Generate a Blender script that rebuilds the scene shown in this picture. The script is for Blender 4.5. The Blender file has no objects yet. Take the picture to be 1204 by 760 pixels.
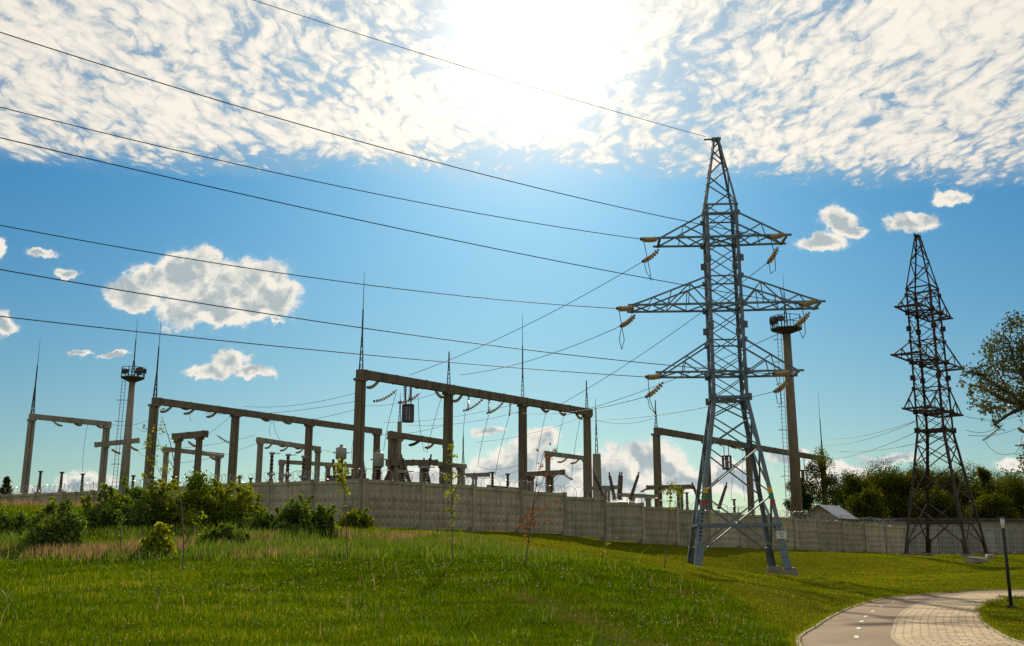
import bpy, math, random
import numpy as np
from mathutils import Vector, Matrix

rnd = random.Random(7)
rng = np.random.default_rng(7)
scene = bpy.context.scene
COL = scene.collection
R = math.radians

# ------------------------------------------------------------------ camera geometry
F, CX, CY, TH, EYE = 1170.0, 602.0, 380.0, R(12.5), 1.6
CT, ST = math.cos(TH), math.sin(TH)

def ray(px, py):
    xc, yc = (px - CX) / F, (CY - py) / F
    return Vector((xc, CT - yc * ST, ST + yc * CT))

def P(px, py, Y):
    d = ray(px, py)
    k = Y / d.y
    return Vector((d.x * k, Y, EYE + d.z * k))

# ------------------------------------------------------------------ mesh helpers
class MB:
    def __init__(self):
        self.v, self.f = [], []
    def quadbox(self, c8):
        n = len(self.v)
        self.v += [tuple(c) for c in c8]
        for f in ((0, 1, 2, 3), (7, 6, 5, 4), (0, 4, 5, 1), (1, 5, 6, 2), (2, 6, 7, 3), (3, 7, 4, 0)):
            self.f.append(tuple(n + i for i in f))
        return self
    def bar(self, p, q, w, h=None, ref=None):
        h = h or w
        p, q = Vector(p), Vector(q)
        d = q - p
        if d.length < 1e-6:
            return self
        d.normalize()
        ref = Vector(ref) if ref is not None else Vector((0, 0, 1))
        if abs(d.dot(ref)) > .985:
            ref = Vector((0, 1, 0)) if abs(d.y) < .9 else Vector((1, 0, 0))
        s = d.cross(ref).normalized()
        u = s.cross(d).normalized()
        a, b = s * w / 2, u * h / 2
        return self.quadbox([p - a - b, p + a - b, p + a + b, p - a + b, q - a - b, q + a - b, q + a + b, q - a + b])
    def plate(self, p, q, direction, w, t):
        """a flat leg of an angle section: from the line p-q, w wide towards direction, t thick"""
        p, q = Vector(p), Vector(q)
        d = (q - p).normalized()
        u = Vector(direction); u = (u - d * u.dot(d)).normalized()
        s = d.cross(u) * t / 2
        e = u * w
        return self.quadbox([p - s, p + s, p + s + e, p - s + e, q - s, q + s, q + s + e, q - s + e])
    def box(self, c, sx, sy, sz, rz=0.0, taper=1.0):
        c = Vector(c); ca, sa = math.cos(rz), math.sin(rz)
        pts = []
        for z, k in ((-sz / 2, 1.0), (sz / 2, taper)):
            for x, y in ((-1, -1), (1, -1), (1, 1), (-1, 1)):
                X, Y = x * sx / 2 * k, y * sy / 2 * k
                pts.append((c.x + X * ca - Y * sa, c.y + X * sa + Y * ca, c.z + z))
        return self.quadbox(pts)
    def tube(self, pts, r, n=6, cap=True):
        pts = [Vector(p) for p in pts]
        rs = r if isinstance(r, (list, tuple)) else [r] * len(pts)
        base = len(self.v)
        prev = None
        for i, p in enumerate(pts):
            d = (pts[min(i + 1, len(pts) - 1)] - pts[max(i - 1, 0)])
            d.normalize()
            if prev is None:
                ref = Vector((0, 0, 1)) if abs(d.z) < .9 else Vector((1, 0, 0))
                s = d.cross(ref).normalized()
            else:
                s = (prev - d * prev.dot(d)).normalized()
            prev = s
            u = s.cross(d)
            for k in range(n):
                a = 2 * math.pi * k / n
                self.v.append(tuple(p + (s * math.cos(a) + u * math.sin(a)) * rs[i]))
        for i in range(len(pts) - 1):
            for k in range(n):
                a, b = base + i * n + k, base + i * n + (k + 1) % n
                self.f.append((a, b, b + n, a + n))
        if cap:
            self.f.append(tuple(base + k for k in range(n))[::-1])
            self.f.append(tuple(base + (len(pts) - 1) * n + k for k in range(n)))
        return self
    def build(self, name, mat, parent=None, smooth=False):
        me = bpy.data.meshes.new(name)
        me.from_pydata(self.v, [], self.f)
        me.update()
        if smooth:
            me.polygons.foreach_set('use_smooth', [True] * len(me.polygons))
        return link(name, me, mat, parent)

def link(name, me, mat, parent=None):
    o = bpy.data.objects.new(name, me)
    if mat is not None:
        me.materials.append(mat)
    COL.objects.link(o)
    if parent is not None:
        o.parent = parent
    return o

def np_mesh(name, verts, quads=None, tris=None, attrs=None, smooth=False):
    me = bpy.data.meshes.new(name)
    verts = np.asarray(verts, dtype=np.float32)
    me.vertices.add(len(verts))
    me.vertices.foreach_set('co', verts.ravel())
    loops, starts, n = [], [], 0
    if quads is not None and len(quads):
        q = np.asarray(quads, dtype=np.int32)
        loops.append(q.ravel()); starts.append(np.arange(len(q), dtype=np.int32) * 4); n += len(q) * 4
    if tris is not None and len(tris):
        t = np.asarray(tris, dtype=np.int32)
        loops.append(t.ravel()); starts.append(n + np.arange(len(t), dtype=np.int32) * 3)
    L, S = np.concatenate(loops), np.concatenate(starts)
    me.loops.add(len(L)); me.loops.foreach_set('vertex_index', L)
    me.polygons.add(len(S)); me.polygons.foreach_set('loop_start', S)
    me.update(calc_edges=True)
    for k, a in (attrs or {}).items():
        at = me.attributes.new(k, 'FLOAT', 'POINT')
        at.data.foreach_set('value', np.asarray(a, dtype=np.float32))
    if smooth:
        me.polygons.foreach_set('use_smooth', [True] * len(me.polygons))
    return me

def tag(o, label=None, cat=None, group=None, kind=None):
    if label: o['label'] = label
    if cat: o['category'] = cat
    if group: o['group'] = group
    if kind: o['kind'] = kind
    return o

def thing(name, label, cat, loc=(0, 0, 0), rz=0.0, group=None):
    o = bpy.data.objects.new(name, None)
    COL.objects.link(o)
    o.location = loc; o.rotation_euler = (0, 0, rz)
    return tag(o, label, cat, group)

ORD = ['first', 'second', 'third', 'fourth', 'fifth', 'sixth', 'seventh', 'eighth', 'ninth', 'tenth', 'eleventh', 'twelfth',
       'thirteenth', 'fourteenth', 'fifteenth', 'sixteenth', 'seventeenth', 'eighteenth', 'nineteenth', 'twentieth']

# ------------------------------------------------------------------ materials
def new_mat(name):
    m = bpy.data.materials.new(name)
    m.use_nodes = True
    nt = m.node_tree
    nt.nodes.clear()
    out = nt.nodes.new('ShaderNodeOutputMaterial')
    return m, nt, out

def N(nt, t, **kw):
    n = nt.nodes.new(t)
    for k, v in kw.items():
        setattr(n, k, v)
    return n

def ramp(nt, fac, stops):
    r = N(nt, 'ShaderNodeValToRGB')
    els = r.color_ramp.elements
    while len(els) < len(stops):
        els.new(.5)
    for e, (p, c) in zip(els, stops):
        e.position = p; e.color = (*c, 1)
    nt.links.new(fac, r.inputs[0])
    return r.outputs[0]

def noise(nt, scale, detail=6, rough=.55, vec=None, dist=0.0):
    n = N(nt, 'ShaderNodeTexNoise')
    n.inputs['Scale'].default_value = scale
    n.inputs['Detail'].default_value = detail
    n.inputs['Roughness'].default_value = rough
    n.inputs['Distortion'].default_value = dist
    if vec is not None:
        nt.links.new(vec, n.inputs['Vector'])
    return n.outputs['Fac']

def surf_mat(name, c1, c2, scale=1.5, rough=.8, metal=0.0, bump=.2, bscale=20, stretch=(1, 1, 1), c3=None):
    m, nt, out = new_mat(name)
    b = N(nt, 'ShaderNodeBsdfPrincipled')
    tc = N(nt, 'ShaderNodeTexCoord')
    mp = N(nt, 'ShaderNodeMapping'); mp.inputs['Scale'].default_value = stretch
    nt.links.new(tc.outputs['Object'], mp.inputs[0])
    f = noise(nt, scale, 8, .65, mp.outputs[0])
    stops = [(.32, c1), (.68, c2)] if c3 is None else [(.3, c1), (.52, c2), (.72, c3)]
    nt.links.new(ramp(nt, f, stops), b.inputs['Base Color'])
    b.inputs['Roughness'].default_value = rough
    b.inputs['Metallic'].default_value = metal
    if bump:
        bn = N(nt, 'ShaderNodeBump'); bn.inputs['Strength'].default_value = bump; bn.inputs['Distance'].default_value = .02
        nt.links.new(noise(nt, bscale, 6, .6, tc.outputs['Object']), bn.inputs['Height'])
        nt.links.new(bn.outputs[0], b.inputs['Normal'])
    nt.links.new(b.outputs[0], out.inputs[0])
    return m

def streak(m, lo=.62, hi=1.12, scale=(5, 5, .25), vary=.16):
    """rain streaks down a concrete surface, and a slightly different cast tone for each piece"""
    nt = m.node_tree
    b = next(n for n in nt.nodes if n.type == 'BSDF_PRINCIPLED')
    src = b.inputs['Base Color'].links[0].from_socket
    tc = N(nt, 'ShaderNodeTexCoord'); oi = N(nt, 'ShaderNodeObjectInfo')
    mp = N(nt, 'ShaderNodeMapping'); mp.inputs['Scale'].default_value = scale
    ad = N(nt, 'ShaderNodeVectorMath', operation='ADD'); sc = N(nt, 'ShaderNodeVectorMath', operation='SCALE'); sc.inputs['Scale'].default_value = 40
    cb = N(nt, 'ShaderNodeCombineXYZ'); nt.links.new(oi.outputs['Random'], cb.inputs[0]); nt.links.new(oi.outputs['Random'], cb.inputs[1])
    nt.links.new(cb.outputs[0], sc.inputs[0]); nt.links.new(tc.outputs['Object'], ad.inputs[0]); nt.links.new(sc.outputs[0], ad.inputs[1]); nt.links.new(ad.outputs[0], mp.inputs[0])
    f = noise(nt, 1.0, 7, .7, mp.outputs[0])
    a = N(nt, 'ShaderNodeMix', data_type='RGBA', blend_type='MULTIPLY'); a.inputs[0].default_value = 1
    nt.links.new(src, a.inputs[6]); nt.links.new(ramp(nt, f, [(.34, (lo, lo * .97, lo * .92)), (.5, (.95, .95, .95)), (.7, (hi, hi, hi))]), a.inputs[7])
    v = N(nt, 'ShaderNodeMapRange'); nt.links.new(oi.outputs['Random'], v.inputs[0]); v.inputs[3].default_value = 1 - vary; v.inputs[4].default_value = 1 + vary
    c = N(nt, 'ShaderNodeVectorMath', operation='SCALE'); nt.links.new(a.outputs[2], c.inputs[0]); nt.links.new(v.outputs[0], c.inputs['Scale'])
    nt.links.new(c.outputs[0], b.inputs['Base Color'])
def leaf_mat(name, stops, trans=.5, tint=(1.0, 1.0, .55), gloss=.0):
    """foliage: tone attribute picks the leaf colour; light also passes through the leaf"""
    m, nt, out = new_mat(name)
    at = N(nt, 'ShaderNodeAttribute', attribute_name='tone')
    col = ramp(nt, at.outputs['Fac'], stops)
    d = N(nt, 'ShaderNodeBsdfDiffuse'); nt.links.new(col, d.inputs[0])
    t = N(nt, 'ShaderNodeBsdfTranslucent')
    mul = N(nt, 'ShaderNodeMix', data_type='RGBA', blend_type='MULTIPLY'); mul.inputs[0].default_value = 1
    nt.links.new(col, mul.inputs[6]); mul.inputs[7].default_value = (*tint, 1)
    nt.links.new(mul.outputs[2], t.inputs[0])
    mx = N(nt, 'ShaderNodeMixShader'); mx.inputs[0].default_value = trans
    nt.links.new(d.outputs[0], mx.inputs[1]); nt.links.new(t.outputs[0], mx.inputs[2])
    last = mx.outputs[0]
    if gloss:
        g = N(nt, 'ShaderNodeBsdfGlossy'); g.inputs['Roughness'].default_value = .45; g.inputs[0].default_value = (.8, .8, .75, 1)
        m2 = N(nt, 'ShaderNodeMixShader'); m2.inputs[0].default_value = gloss
        nt.links.new(last, m2.inputs[1]); nt.links.new(g.outputs[0], m2.inputs[2]); last = m2.outputs[0]
    nt.links.new(last, out.inputs[0])
    return m

M = {}
M['concrete_dark'] = surf_mat('weathered_concrete_brown', (.105, .082, .053), (.21, .168, .115), 1.3, .9, 0, .3, 12, (1, 1, .35))
M['concrete_light'] = surf_mat('pale_concrete', (.19, .175, .145), (.34, .31, .26), 1.3, .9, 0, .25, 12, (1, 1, .35))
M['fence'] = surf_mat('fence_concrete', (.195, .16, .106), (.43, .365, .262), .9, .95, 0, .35, 9, (1, 1, .6), (.32, .27, .19))
M['fence_pale'] = surf_mat('pale_fence_concrete', (.22, .205, .175), (.40, .375, .33), .9, .95, 0, .35, 9, (1, 1, .6))
M['block'] = surf_mat('foundation_concrete', (.17, .145, .105), (.32, .28, .22), 2.5, .95, 0, .5, 14)
M['steel_blue'] = surf_mat('blue_grey_painted_steel', (.08, .112, .148), (.155, .205, .26), 1.6, .55, .2, .12, 25, (1, 1, 1), (.17, .15, .135))
M['steel_rust'] = surf_mat('brown_rusted_steel', (.030, .020, .017), (.07, .045, .035), 1.6, .7, .15, .15, 25)
M['steel_grey'] = surf_mat('galvanised_steel', (.20, .20, .20), (.34, .34, .34), 2, .5, .5, .1, 30)
M['dark_metal'] = surf_mat('dark_steel', (.03, .028, .026), (.075, .068, .06), 2, .6, .3, .1, 30)
M['apparatus'] = surf_mat('grey_apparatus_paint', (.20, .20, .185), (.34, .34, .32), 2, .6, .1, .1, 20)
M['porcelain'] = surf_mat('brown_porcelain', (.045, .022, .014), (.10, .05, .03), 3, .25, 0, 0)
M['wire'] = surf_mat('weathered_aluminium_wire', (.03, .03, .032), (.06, .06, .062), 2, .6, .4, 0)
M['wire_razor'] = surf_mat('razor_wire_steel', (.25, .25, .25), (.42, .42, .41), 2, .4, .7, 0)
M['shed_wall'] = surf_mat('weathered_boards', (.20, .17, .14), (.36, .32, .27), 2, .9, 0, .2, 10, (6, 6, .5))
M['shed_roof'] = surf_mat('corrugated_roof_sheet', (.30, .32, .35), (.46, .48, .51), 1.2, .5, .3, .1, 10)
M['garage_wall'] = surf_mat('old_masonry', (.24, .21, .17), (.40, .36, .29), .8, .9, 0, .3, 8)
M['garage_roof'] = surf_mat('bitumen_roof', (.05, .042, .036), (.10, .085, .07), 1.0, .9, 0, .2, 8)
M['bark'] = surf_mat('bark', (.05, .038, .028), (.14, .11, .085), 5, .95, 0, .5, 25, (3, 3, .6))
M['bark_thin'] = surf_mat('sapling_bark', (.08, .055, .042), (.18, .135, .105), 6, .9, 0, .2, 25)
M['lamp_black'] = surf_mat('black_lamp_paint', (.010, .010, .010), (.022, .022, .022), 2, .75, 0, .05, 30)
M['lamp_white'] = surf_mat('lamp_diffuser', (.70, .69, .66), (.80, .79, .76), 2, .35, 0, 0)
M['kerb'] = surf_mat('kerb_stone', (.24, .19, .14), (.38, .32, .25), 4, .9, 0, .3, 30)
M['white_paint'] = surf_mat('worn_white_paint', (.48, .45, .40), (.72, .69, .63), 6, .8, 0, .1, 40)
M['plate_yellow'] = surf_mat('yellow_plate', (.70, .42, .02), (.80, .50, .04), 4, .5, 0, 0)
M['plate_green'] = surf_mat('green_plate', (.02, .22, .09), (.03, .28, .12), 4, .5, 0, 0)
M['plate_red'] = surf_mat('red_plate', (.45, .03, .03), (.55, .05, .04), 4, .5, 0, 0)
M['plate_white'] = surf_mat('white_plate', (.70, .70, .68), (.82, .82, .80), 4, .5, 0, 0)
M['ink'] = surf_mat('dark_ink', (.02, .02, .03), (.04, .04, .05), 4, .6, 0, 0)

for k_ in ('fence', 'fence_pale', 'concrete_dark', 'concrete_light'):
    streak(M[k_])

def glass_insulator(name, c):
    m, nt, out = new_mat(name)
    d = N(nt, 'ShaderNodeBsdfDiffuse'); d.inputs[0].default_value = (*c, 1)
    t = N(nt, 'ShaderNodeBsdfTranslucent'); t.inputs[0].default_value = (*c, 1)
    g = N(nt, 'ShaderNodeBsdfGlossy'); g.inputs['Roughness'].default_value = .12
    a = N(nt, 'ShaderNodeMixShader'); a.inputs[0].default_value = .6
    b = N(nt, 'ShaderNodeMixShader'); b.inputs[0].default_value = .05
    nt.links.new(d.outputs[0], a.inputs[1]); nt.links.new(t.outputs[0], a.inputs[2])
    nt.links.new(a.outputs[0], b.inputs[1]); nt.links.new(g.outputs[0], b.inputs[2])
    nt.links.new(b.outputs[0], out.inputs[0])
    return m
M['insulator'] = glass_insulator('amber_glass', (.46, .37, .21))
M['insulator_green'] = glass_insulator('green_glass', (.12, .16, .07))

M['leaf_dark'] = leaf_mat('dark_tree_leaves', [(0, (.022, .034, .007)), (.5, (.048, .066, .013)), (1, (.16, .155, .026))], .55, (1.12, 1.12, .38))
M['leaf_mid'] = leaf_mat('mid_tree_leaves', [(0, (.032, .05, .009)), (.5, (.072, .092, .016)), (1, (.21, .20, .030))], .58, (1.12, 1.12, .38))
M['leaf_near'] = leaf_mat('willow_leaves', [(0, (.022, .034, .012)), (.5, (.055, .075, .024)), (1, (.13, .14, .05))], .4, (1.25, 1.1, .5), .06)
M['leaf_bush'] = leaf_mat('bush_leaves', [(0, (.04, .075, .012)), (.5, (.10, .16, .022)), (1, (.23, .27, .035))], .45, (1.10, 1.2, .32), .03)
M['leaf_yellow'] = leaf_mat('yellowing_leaves', [(0, (.06, .10, .012)), (.5, (.15, .20, .022)), (1, (.34, .33, .045))], .5, (1.10, 1.2, .32))
M['leaf_fresh'] = leaf_mat('fresh_leaves', [(0, (.10, .16, .015)), (.6, (.20, .26, .025)), (1, (.34, .34, .04))], .55, (1.3, 1.15, .4))
M['leaf_dry'] = leaf_mat('dry_red_leaves', [(0, (.10, .04, .022)), (.5, (.19, .08, .042)), (1, (.28, .14, .07))], .5, (1.2, .9, .7))
M['grass'] = leaf_mat('grass_blades', [(0, (.019, .045, .003)), (.5, (.064, .118, .006)), (.85, (.15, .205, .012)), (1, (.30, .27, .06))], .5, (1.26, 1.24, .25))
M['lawn'] = leaf_mat('lawn_blades', [(0, (.075, .12, .009)), (.5, (.18, .235, .013)), (1, (.32, .29, .03))], .36, (1.34, 1.2, .3))
M['hay'] = leaf_mat('dry_grass_blades', [(0, (.15, .12, .055)), (.5, (.28, .20, .12)), (1, (.42, .29, .20))], .5, (1.1, .95, .75))
M['petal'] = leaf_mat('white_petals', [(0, (.60, .56, .48)), (1, (.84, .80, .72))], .4, (1, 1, 1))

# ------------------------------------------------------------------ terrain
WALL_R = [P(430, 564, 52), P(1063, 620, 92)]
WALL_L_END = P(-40, 583, 78)
ctrl = []
def cp(px, py, Y): ctrl.append(tuple(P(px, py, Y)))
for a in [(0, 760, 13), (300, 760, 13.5), (600, 760, 14), (800, 758, 15.2), (-150, 760, 13), (0, 690, 24), (200, 690, 24), (0, 640, 37), (200, 640, 37),
          (-200, 640, 37), (-150, 690, 24), (0, 603, 52), (200, 606, 48), (60, 599, 58), (-20, 600, 60), (120, 598, 57), (190, 601, 53), (270, 606, 50), (-120, 600, 60), (400, 682, 25), (400, 640, 40), (560, 633, 46), (500, 720, 19), (600, 700, 22.5), (600, 655, 36),
          (750, 738, 17.6), (700, 700, 23), (750, 664, 32), (755, 655, 45), (850, 694, 26.5), (850, 684, 37), (868, 676, 55), (928, 680, 55.5), (910, 675, 61), (812, 661, 61), (820, 672, 55.5), (700, 645, 48), (640, 637, 50),
          (1000, 684, 45), (920, 678, 56), (990, 662, 65), (1100, 655, 79), (1110, 668, 62), (1160, 675, 50), (1300, 660, 65), (1300, 690, 40)]:
    cp(*a)
for a in [(4, 16, 0), (6, 20, 0), (8, 25, 0), (12, 30, 0), (18, 34, 0), (30, 38, 0.05), (10, 24, 0), (16, 29, 0), (5, 10, 0), (0, 2, 0), (-10, 2, .1), (10, 2, 0), (12, 14, 0), (20, 20, 0), (30, 25, 0), (60, 40, .2), (-25, 5, .3), (60, 10, 0)]:
    ctrl.append(a)
def wall_top(px):
    xs = [-60, 0, 100, 287, 394, 430, 496, 555, 607, 658, 704, 745, 785, 946, 1063, 1204]
    ys = [584, 582, 578, 568, 565, 564, 567, 571.5, 575.5, 581, 587, 593, 597.5, 610.5, 619.5, 626]
    return float(np.interp(px, xs, ys))
WALLH = 2.45
wl_dir = (WALL_L_END - WALL_R[0]); wl_dir.z = 0; wl_len = wl_dir.length; wl_dir.normalize()
wr_dir = (WALL_R[1] - WALL_R[0]); wr_dir.z = 0; wr_len = wr_dir.length; wr_dir.normalize()
def wall_point(p0, d, s):
    x, y = p0.x + d.x * s, p0.y + d.y * s
    py = 580
    for _ in range(3):
        px = CX + F * x / (y * CT + (P(CX, py, y).z - EYE) * ST)
        py = wall_top(px)
    return Vector((x, y, P(px, py, y).z))
for k in range(0, 9):
    for p0, d, L in ((WALL_R[0], wr_dir, wr_len), (WALL_R[0], wl_dir, wl_len)):
        w = wall_point(p0, d, L * k / 8)
        ctrl.append((w.x, w.y, w.z - WALLH))
        nrm = Vector((-d.y, d.x, 0)) if d.y * d.x >= 0 else Vector((d.y, -d.x, 0))
        if nrm.y < 0: nrm = -nrm
        q = w + nrm * 14
        ctrl.append((q.x, q.y, w.z - WALLH))
far_end = wall_point(WALL_R[0], wr_dir, wr_len)
ctrl += [(70, 100, .8), (60, 130, .9), (0, 140, 1.2), (-60, 130, 2.2), (-70, 60, 2.6), (70, 75, .5)]
CP = np.array(ctrl, dtype=np.float64)
def _tps(r2):
    return np.where(r2 > 1e-9, .5 * r2 * np.log(r2 + 1e-12), 0.0)
_n = len(CP)
_K = _tps(((CP[:, None, :2] - CP[None, :, :2]) ** 2).sum(2)) + np.eye(_n) * 6.0
_A = np.zeros((_n + 3, _n + 3)); _A[:_n, :_n] = _K
_A[:_n, _n] = 1; _A[:_n, _n + 1:] = CP[:, :2]; _A[_n, :_n] = 1; _A[_n + 1:, :_n] = CP[:, :2].T
_W = np.linalg.solve(_A, np.concatenate([CP[:, 2], np.zeros(3)]))

def bz(pts, n=90):
    """smooth curve through plan points (Catmull-Rom)"""
    pts = [Vector((p[0], p[1])) for p in pts]
    pts = [pts[0] * 2 - pts[1]] + pts + [pts[-1] * 2 - pts[-2]]
    out = []
    for i in range(1, len(pts) - 2):
        p0, p1, p2, p3 = pts[i - 1:i + 3]
        for k in range(12):
            t = k / 12
            out.append(.5 * ((2 * p1) + (p2 - p0) * t + (2 * p0 - 5 * p1 + 4 * p2 - p3) * t * t + (3 * p1 - p0 - 3 * p2 + p3) * t ** 3))
    out.append(pts[-2])
    # even spacing
    d = [0.0]
    for a, b in zip(out, out[1:]): d.append(d[-1] + (b - a).length)
    d = np.array(d); xs = np.array([p.x for p in out]); ys = np.array([p.y for p in out])
    s = np.linspace(0, d[-1], n)
    return np.stack([np.interp(s, d, xs), np.interp(s, d, ys)], 1)

def G0(px, py):
    d = ray(px, py); k = -EYE / d.z
    return (d.x * k, d.y * k)
edge_l = bz([(3.3, 4.0), (3.8, 10.0)] + [G0(*a) for a in [(942, 760), (963, 736), (992, 719), (1018, 709.5), (1047, 703.5), (1084, 699.5), (1126, 696.8), (1204, 694)]] + [(34, 38.5), (60, 41)])
edge_m = bz([(4.9, 4.0), (5.4, 10.0)] + [G0(*a) for a in [(1059, 760), (1050, 737), (1056, 724), (1071, 713), (1092, 706), (1126, 700.5), (1165, 697.5)]] + [(24, 36.5), (36, 38.6), (60, 40.8)])
edge_r = bz([(7.0, 4.0), (7.4, 10.0)] + [G0(*a) for a in [(1204, 758), (1176, 747), (1158, 736), (1149, 723.5), (1152, 714), (1167, 707.5), (1190, 704.5), (1225, 702)]] + [(36, 33.5), (60, 36)])
PATH_POLY = np.concatenate([edge_l, edge_r[::-1]])

def in_poly(x, y, poly):
    x, y = np.asarray(x), np.asarray(y)
    c = np.zeros(x.shape, bool)
    xj, yj = poly[-1]
    for xi, yi in poly:
        hit = ((yi > y) != (yj > y)) & (x < (xj - xi) * (y - yi) / (yj - yi + 1e-12) + xi)
        c ^= hit
        xj, yj = xi, yi
    return c

def poly_dist(x, y, line):
    x, y = np.asarray(x, float), np.asarray(y, float)
    best = np.full(x.shape, 1e9)
    for (ax, ay), (bx, by) in zip(line[:-1], line[1:]):
        dx, dy = bx - ax, by - ay
        t = np.clip(((x - ax) * dx + (y - ay) * dy) / (dx * dx + dy * dy + 1e-12), 0, 1)
        best = np.minimum(best, np.hypot(x - ax - t * dx, y - ay - t * dy))
    return best

_bump = rng.uniform(0, 6.28, (10, 2)); _bk = rng.normal(0, 1, (10, 2))
def gz(x, y):
    x = np.atleast_1d(np.asarray(x, float)); y = np.atleast_1d(np.asarray(y, float))
    shp = x.shape
    x, y = x.ravel(), y.ravel()
    cx, cy = np.clip(x, -60, 70), np.clip(y, -2, 135)
    z = np.full(x.shape, _W[_n]) + _W[_n + 1] * cx + _W[_n + 2] * cy
    for i in range(_n):
        z += _W[i] * _tps((cx - CP[i, 0]) ** 2 + (cy - CP[i, 1]) ** 2)
    und = np.zeros_like(z)
    for i in range(10):
        k = _bk[i] * (.45 + .22 * i)
        und += np.sin(cx * k[0] + cy * k[1] + _bump[i, 0]) / (1 + .5 * i)
    z += und * .034
    near = (x > 0) & (x < 70) & (y > -3) & (y < 50)
    if near.any():
        w = np.zeros_like(z)
        d = np.minimum(poly_dist(x[near], y[near], edge_l[::3]), poly_dist(x[near], y[near], edge_r[::3]))
        d[in_poly(x[near], y[near], PATH_POLY)] = 0
        w[near] = np.clip(1 - d / 2.0, 0, 1)
        w = w * w * (3 - 2 * w)
        z = z * (1 - w) + (-.045) * w
    out = np.maximum(np.abs(x) - 75, np.maximum(y - 150, -y - 5))
    k = np.clip(out / 200, 0, 1)
    z = z * (1 - k) + 1.0 * k
    return z.reshape(shp)
def g1(x, y): return float(gz([x], [y])[0])

def coords(lo, hi, step, far):
    a = np.arange(lo, hi + 1e-6, step)
    ext = []
    s, p = step, hi
    while p < far:
        s *= 1.5; p += s; ext.append(p)
    ext2 = []
    s, p = step, lo
    while p > -far:
        s *= 1.5; p -= s; ext2.append(p)
    return np.concatenate([ext2[::-1], a, ext])
gx, gy = coords(-45, 55, .5, 2500), coords(-3, 110, .5, 2500)
GX, GY = np.meshgrid(gx, gy)
GZ = gz(GX, GY)
# ridge of the rough mound (plan), tall rough grass on its left
RIDGE = np.array([(p.x, p.y) for p in [P(945, 764, 15.8), P(938, 750, 18.2), P(900, 722, 21.5), P(850, 694, 26.5), P(745, 664, 32.5), P(650, 642, 39), P(545, 632, 46)]] + [(-8, 50), (-14, 56), (-60, 70)])
def rough_side(x, y):
    o = np.argsort(RIDGE[:, 1])
    xr = np.interp(y, RIDGE[o, 1], RIDGE[o, 0])
    return xr - x            # >0 : rough side
TRAIL = np.array([(p.x, p.y) for p in [P(560, 690, 24), P(640, 712, 21), P(690, 735, 18), P(740, 756, 15.2), P(790, 775, 13.2)]])
BARE2 = np.array([(p.x, p.y) for p in [P(830, 672, 40), P(880, 690, 33), P(930, 715, 26)]])

m, nt, out = new_mat('meadow_ground')
b = N(nt, 'ShaderNodeBsdfPrincipled'); b.inputs['Roughness'].default_value = .95; b.inputs['Specular IOR Level'].default_value = 0
tc = N(nt, 'ShaderNodeTexCoord')
f1 = noise(nt, .35, 8, .65, tc.outputs['Object']); f2 = noise(nt, 9, 8, .7, tc.outputs['Object'])
c1 = ramp(nt, f1, [(.3, (.055, .074, .005)), (.5, (.11, .118, .007)), (.7, (.165, .138, .012))])
c2 = ramp(nt, f2, [(.25, (.30, .30, .30)), (.55, (.9, .9, .9)), (.8, (1.45, 1.35, 1.1))])
mm = N(nt, 'ShaderNodeMix', data_type='RGBA', blend_type='MULTIPLY'); mm.inputs[0].default_value = 1
nt.links.new(c1, mm.inputs[6]); nt.links.new(c2, mm.inputs[7])
at = N(nt, 'ShaderNodeAttribute', attribute_name='bare')
mb = N(nt, 'ShaderNodeMix', data_type='RGBA'); nt.links.new(at.outputs['Fac'], mb.inputs[0]); nt.links.new(mm.outputs[2], mb.inputs[6])
nt.links.new(ramp(nt, f2, [(.3, (.05, .04, .016)), (.7, (.10, .078, .032))]), mb.inputs[7])
nt.links.new(mb.outputs[2], b.inputs['Base Color'])
bn = N(nt, 'ShaderNodeBump'); bn.inputs['Strength'].default_value = .9; bn.inputs['Distance'].default_value = .06
nt.links.new(f2, bn.inputs['Height']); nt.links.new(bn.outputs[0], b.inputs['Normal'])
nt.links.new(b.outputs[0], out.inputs[0])
M['ground'] = m

nx, ny = len(gx), len(gy)
idx = np.arange(nx * ny).reshape(ny, nx)
quads = np.stack([idx[:-1, :-1], idx[:-1, 1:], idx[1:, 1:], idx[1:, :-1]], -1).reshape(-1, 4)
bare = np.clip(1.2 - poly_dist(GX.ravel(), GY.ravel(), TRAIL) / .5, 0, 1) * .6
bare = np.maximum(bare, np.clip(1 - poly_dist(GX.ravel(), GY.ravel(), BARE2) / 1.2, 0, 1) * .25)
me = np_mesh('ground', np.stack([GX.ravel(), GY.ravel(), GZ.ravel()], 1), quads, None, {'bare': bare}, True)
tag(link('ground', me, M['ground']), kind='structure')

# ------------------------------------------------------------------ path
def strip(name, la, lb, z, mat, parent=None, thick=.10):
    n = len(la)
    v, uv = [], []
    sl = np.concatenate([[0], np.cumsum(np.hypot(*np.diff((la + lb) / 2, axis=0).T))])
    for i in range(n):
        v += [(la[i][0], la[i][1], z), (lb[i][0], lb[i][1], z), (la[i][0], la[i][1], z - thick), (lb[i][0], lb[i][1], z - thick)]
    f = []
    for i in range(n - 1):
        a, c = i * 4, i * 4 + 4
        f += [(a, a + 1, c + 1, c), (a + 2, a, c, c + 2), (a + 1, a + 3, c + 3, c + 1)]
    me = bpy.data.meshes.new(name); me.from_pydata(v, [], f)
    u = me.uv_layers.new(name='UVMap')
    wid = np.hypot(*(la - lb).T)
    for lp in me.loops:
        k, i = lp.vertex_index % 4, lp.vertex_index // 4
        u.data[lp.index].uv = ((0 if k in (0, 2) else wid[i]), sl[i])
    me.update()
    return link(name, me, mat, parent)

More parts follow.
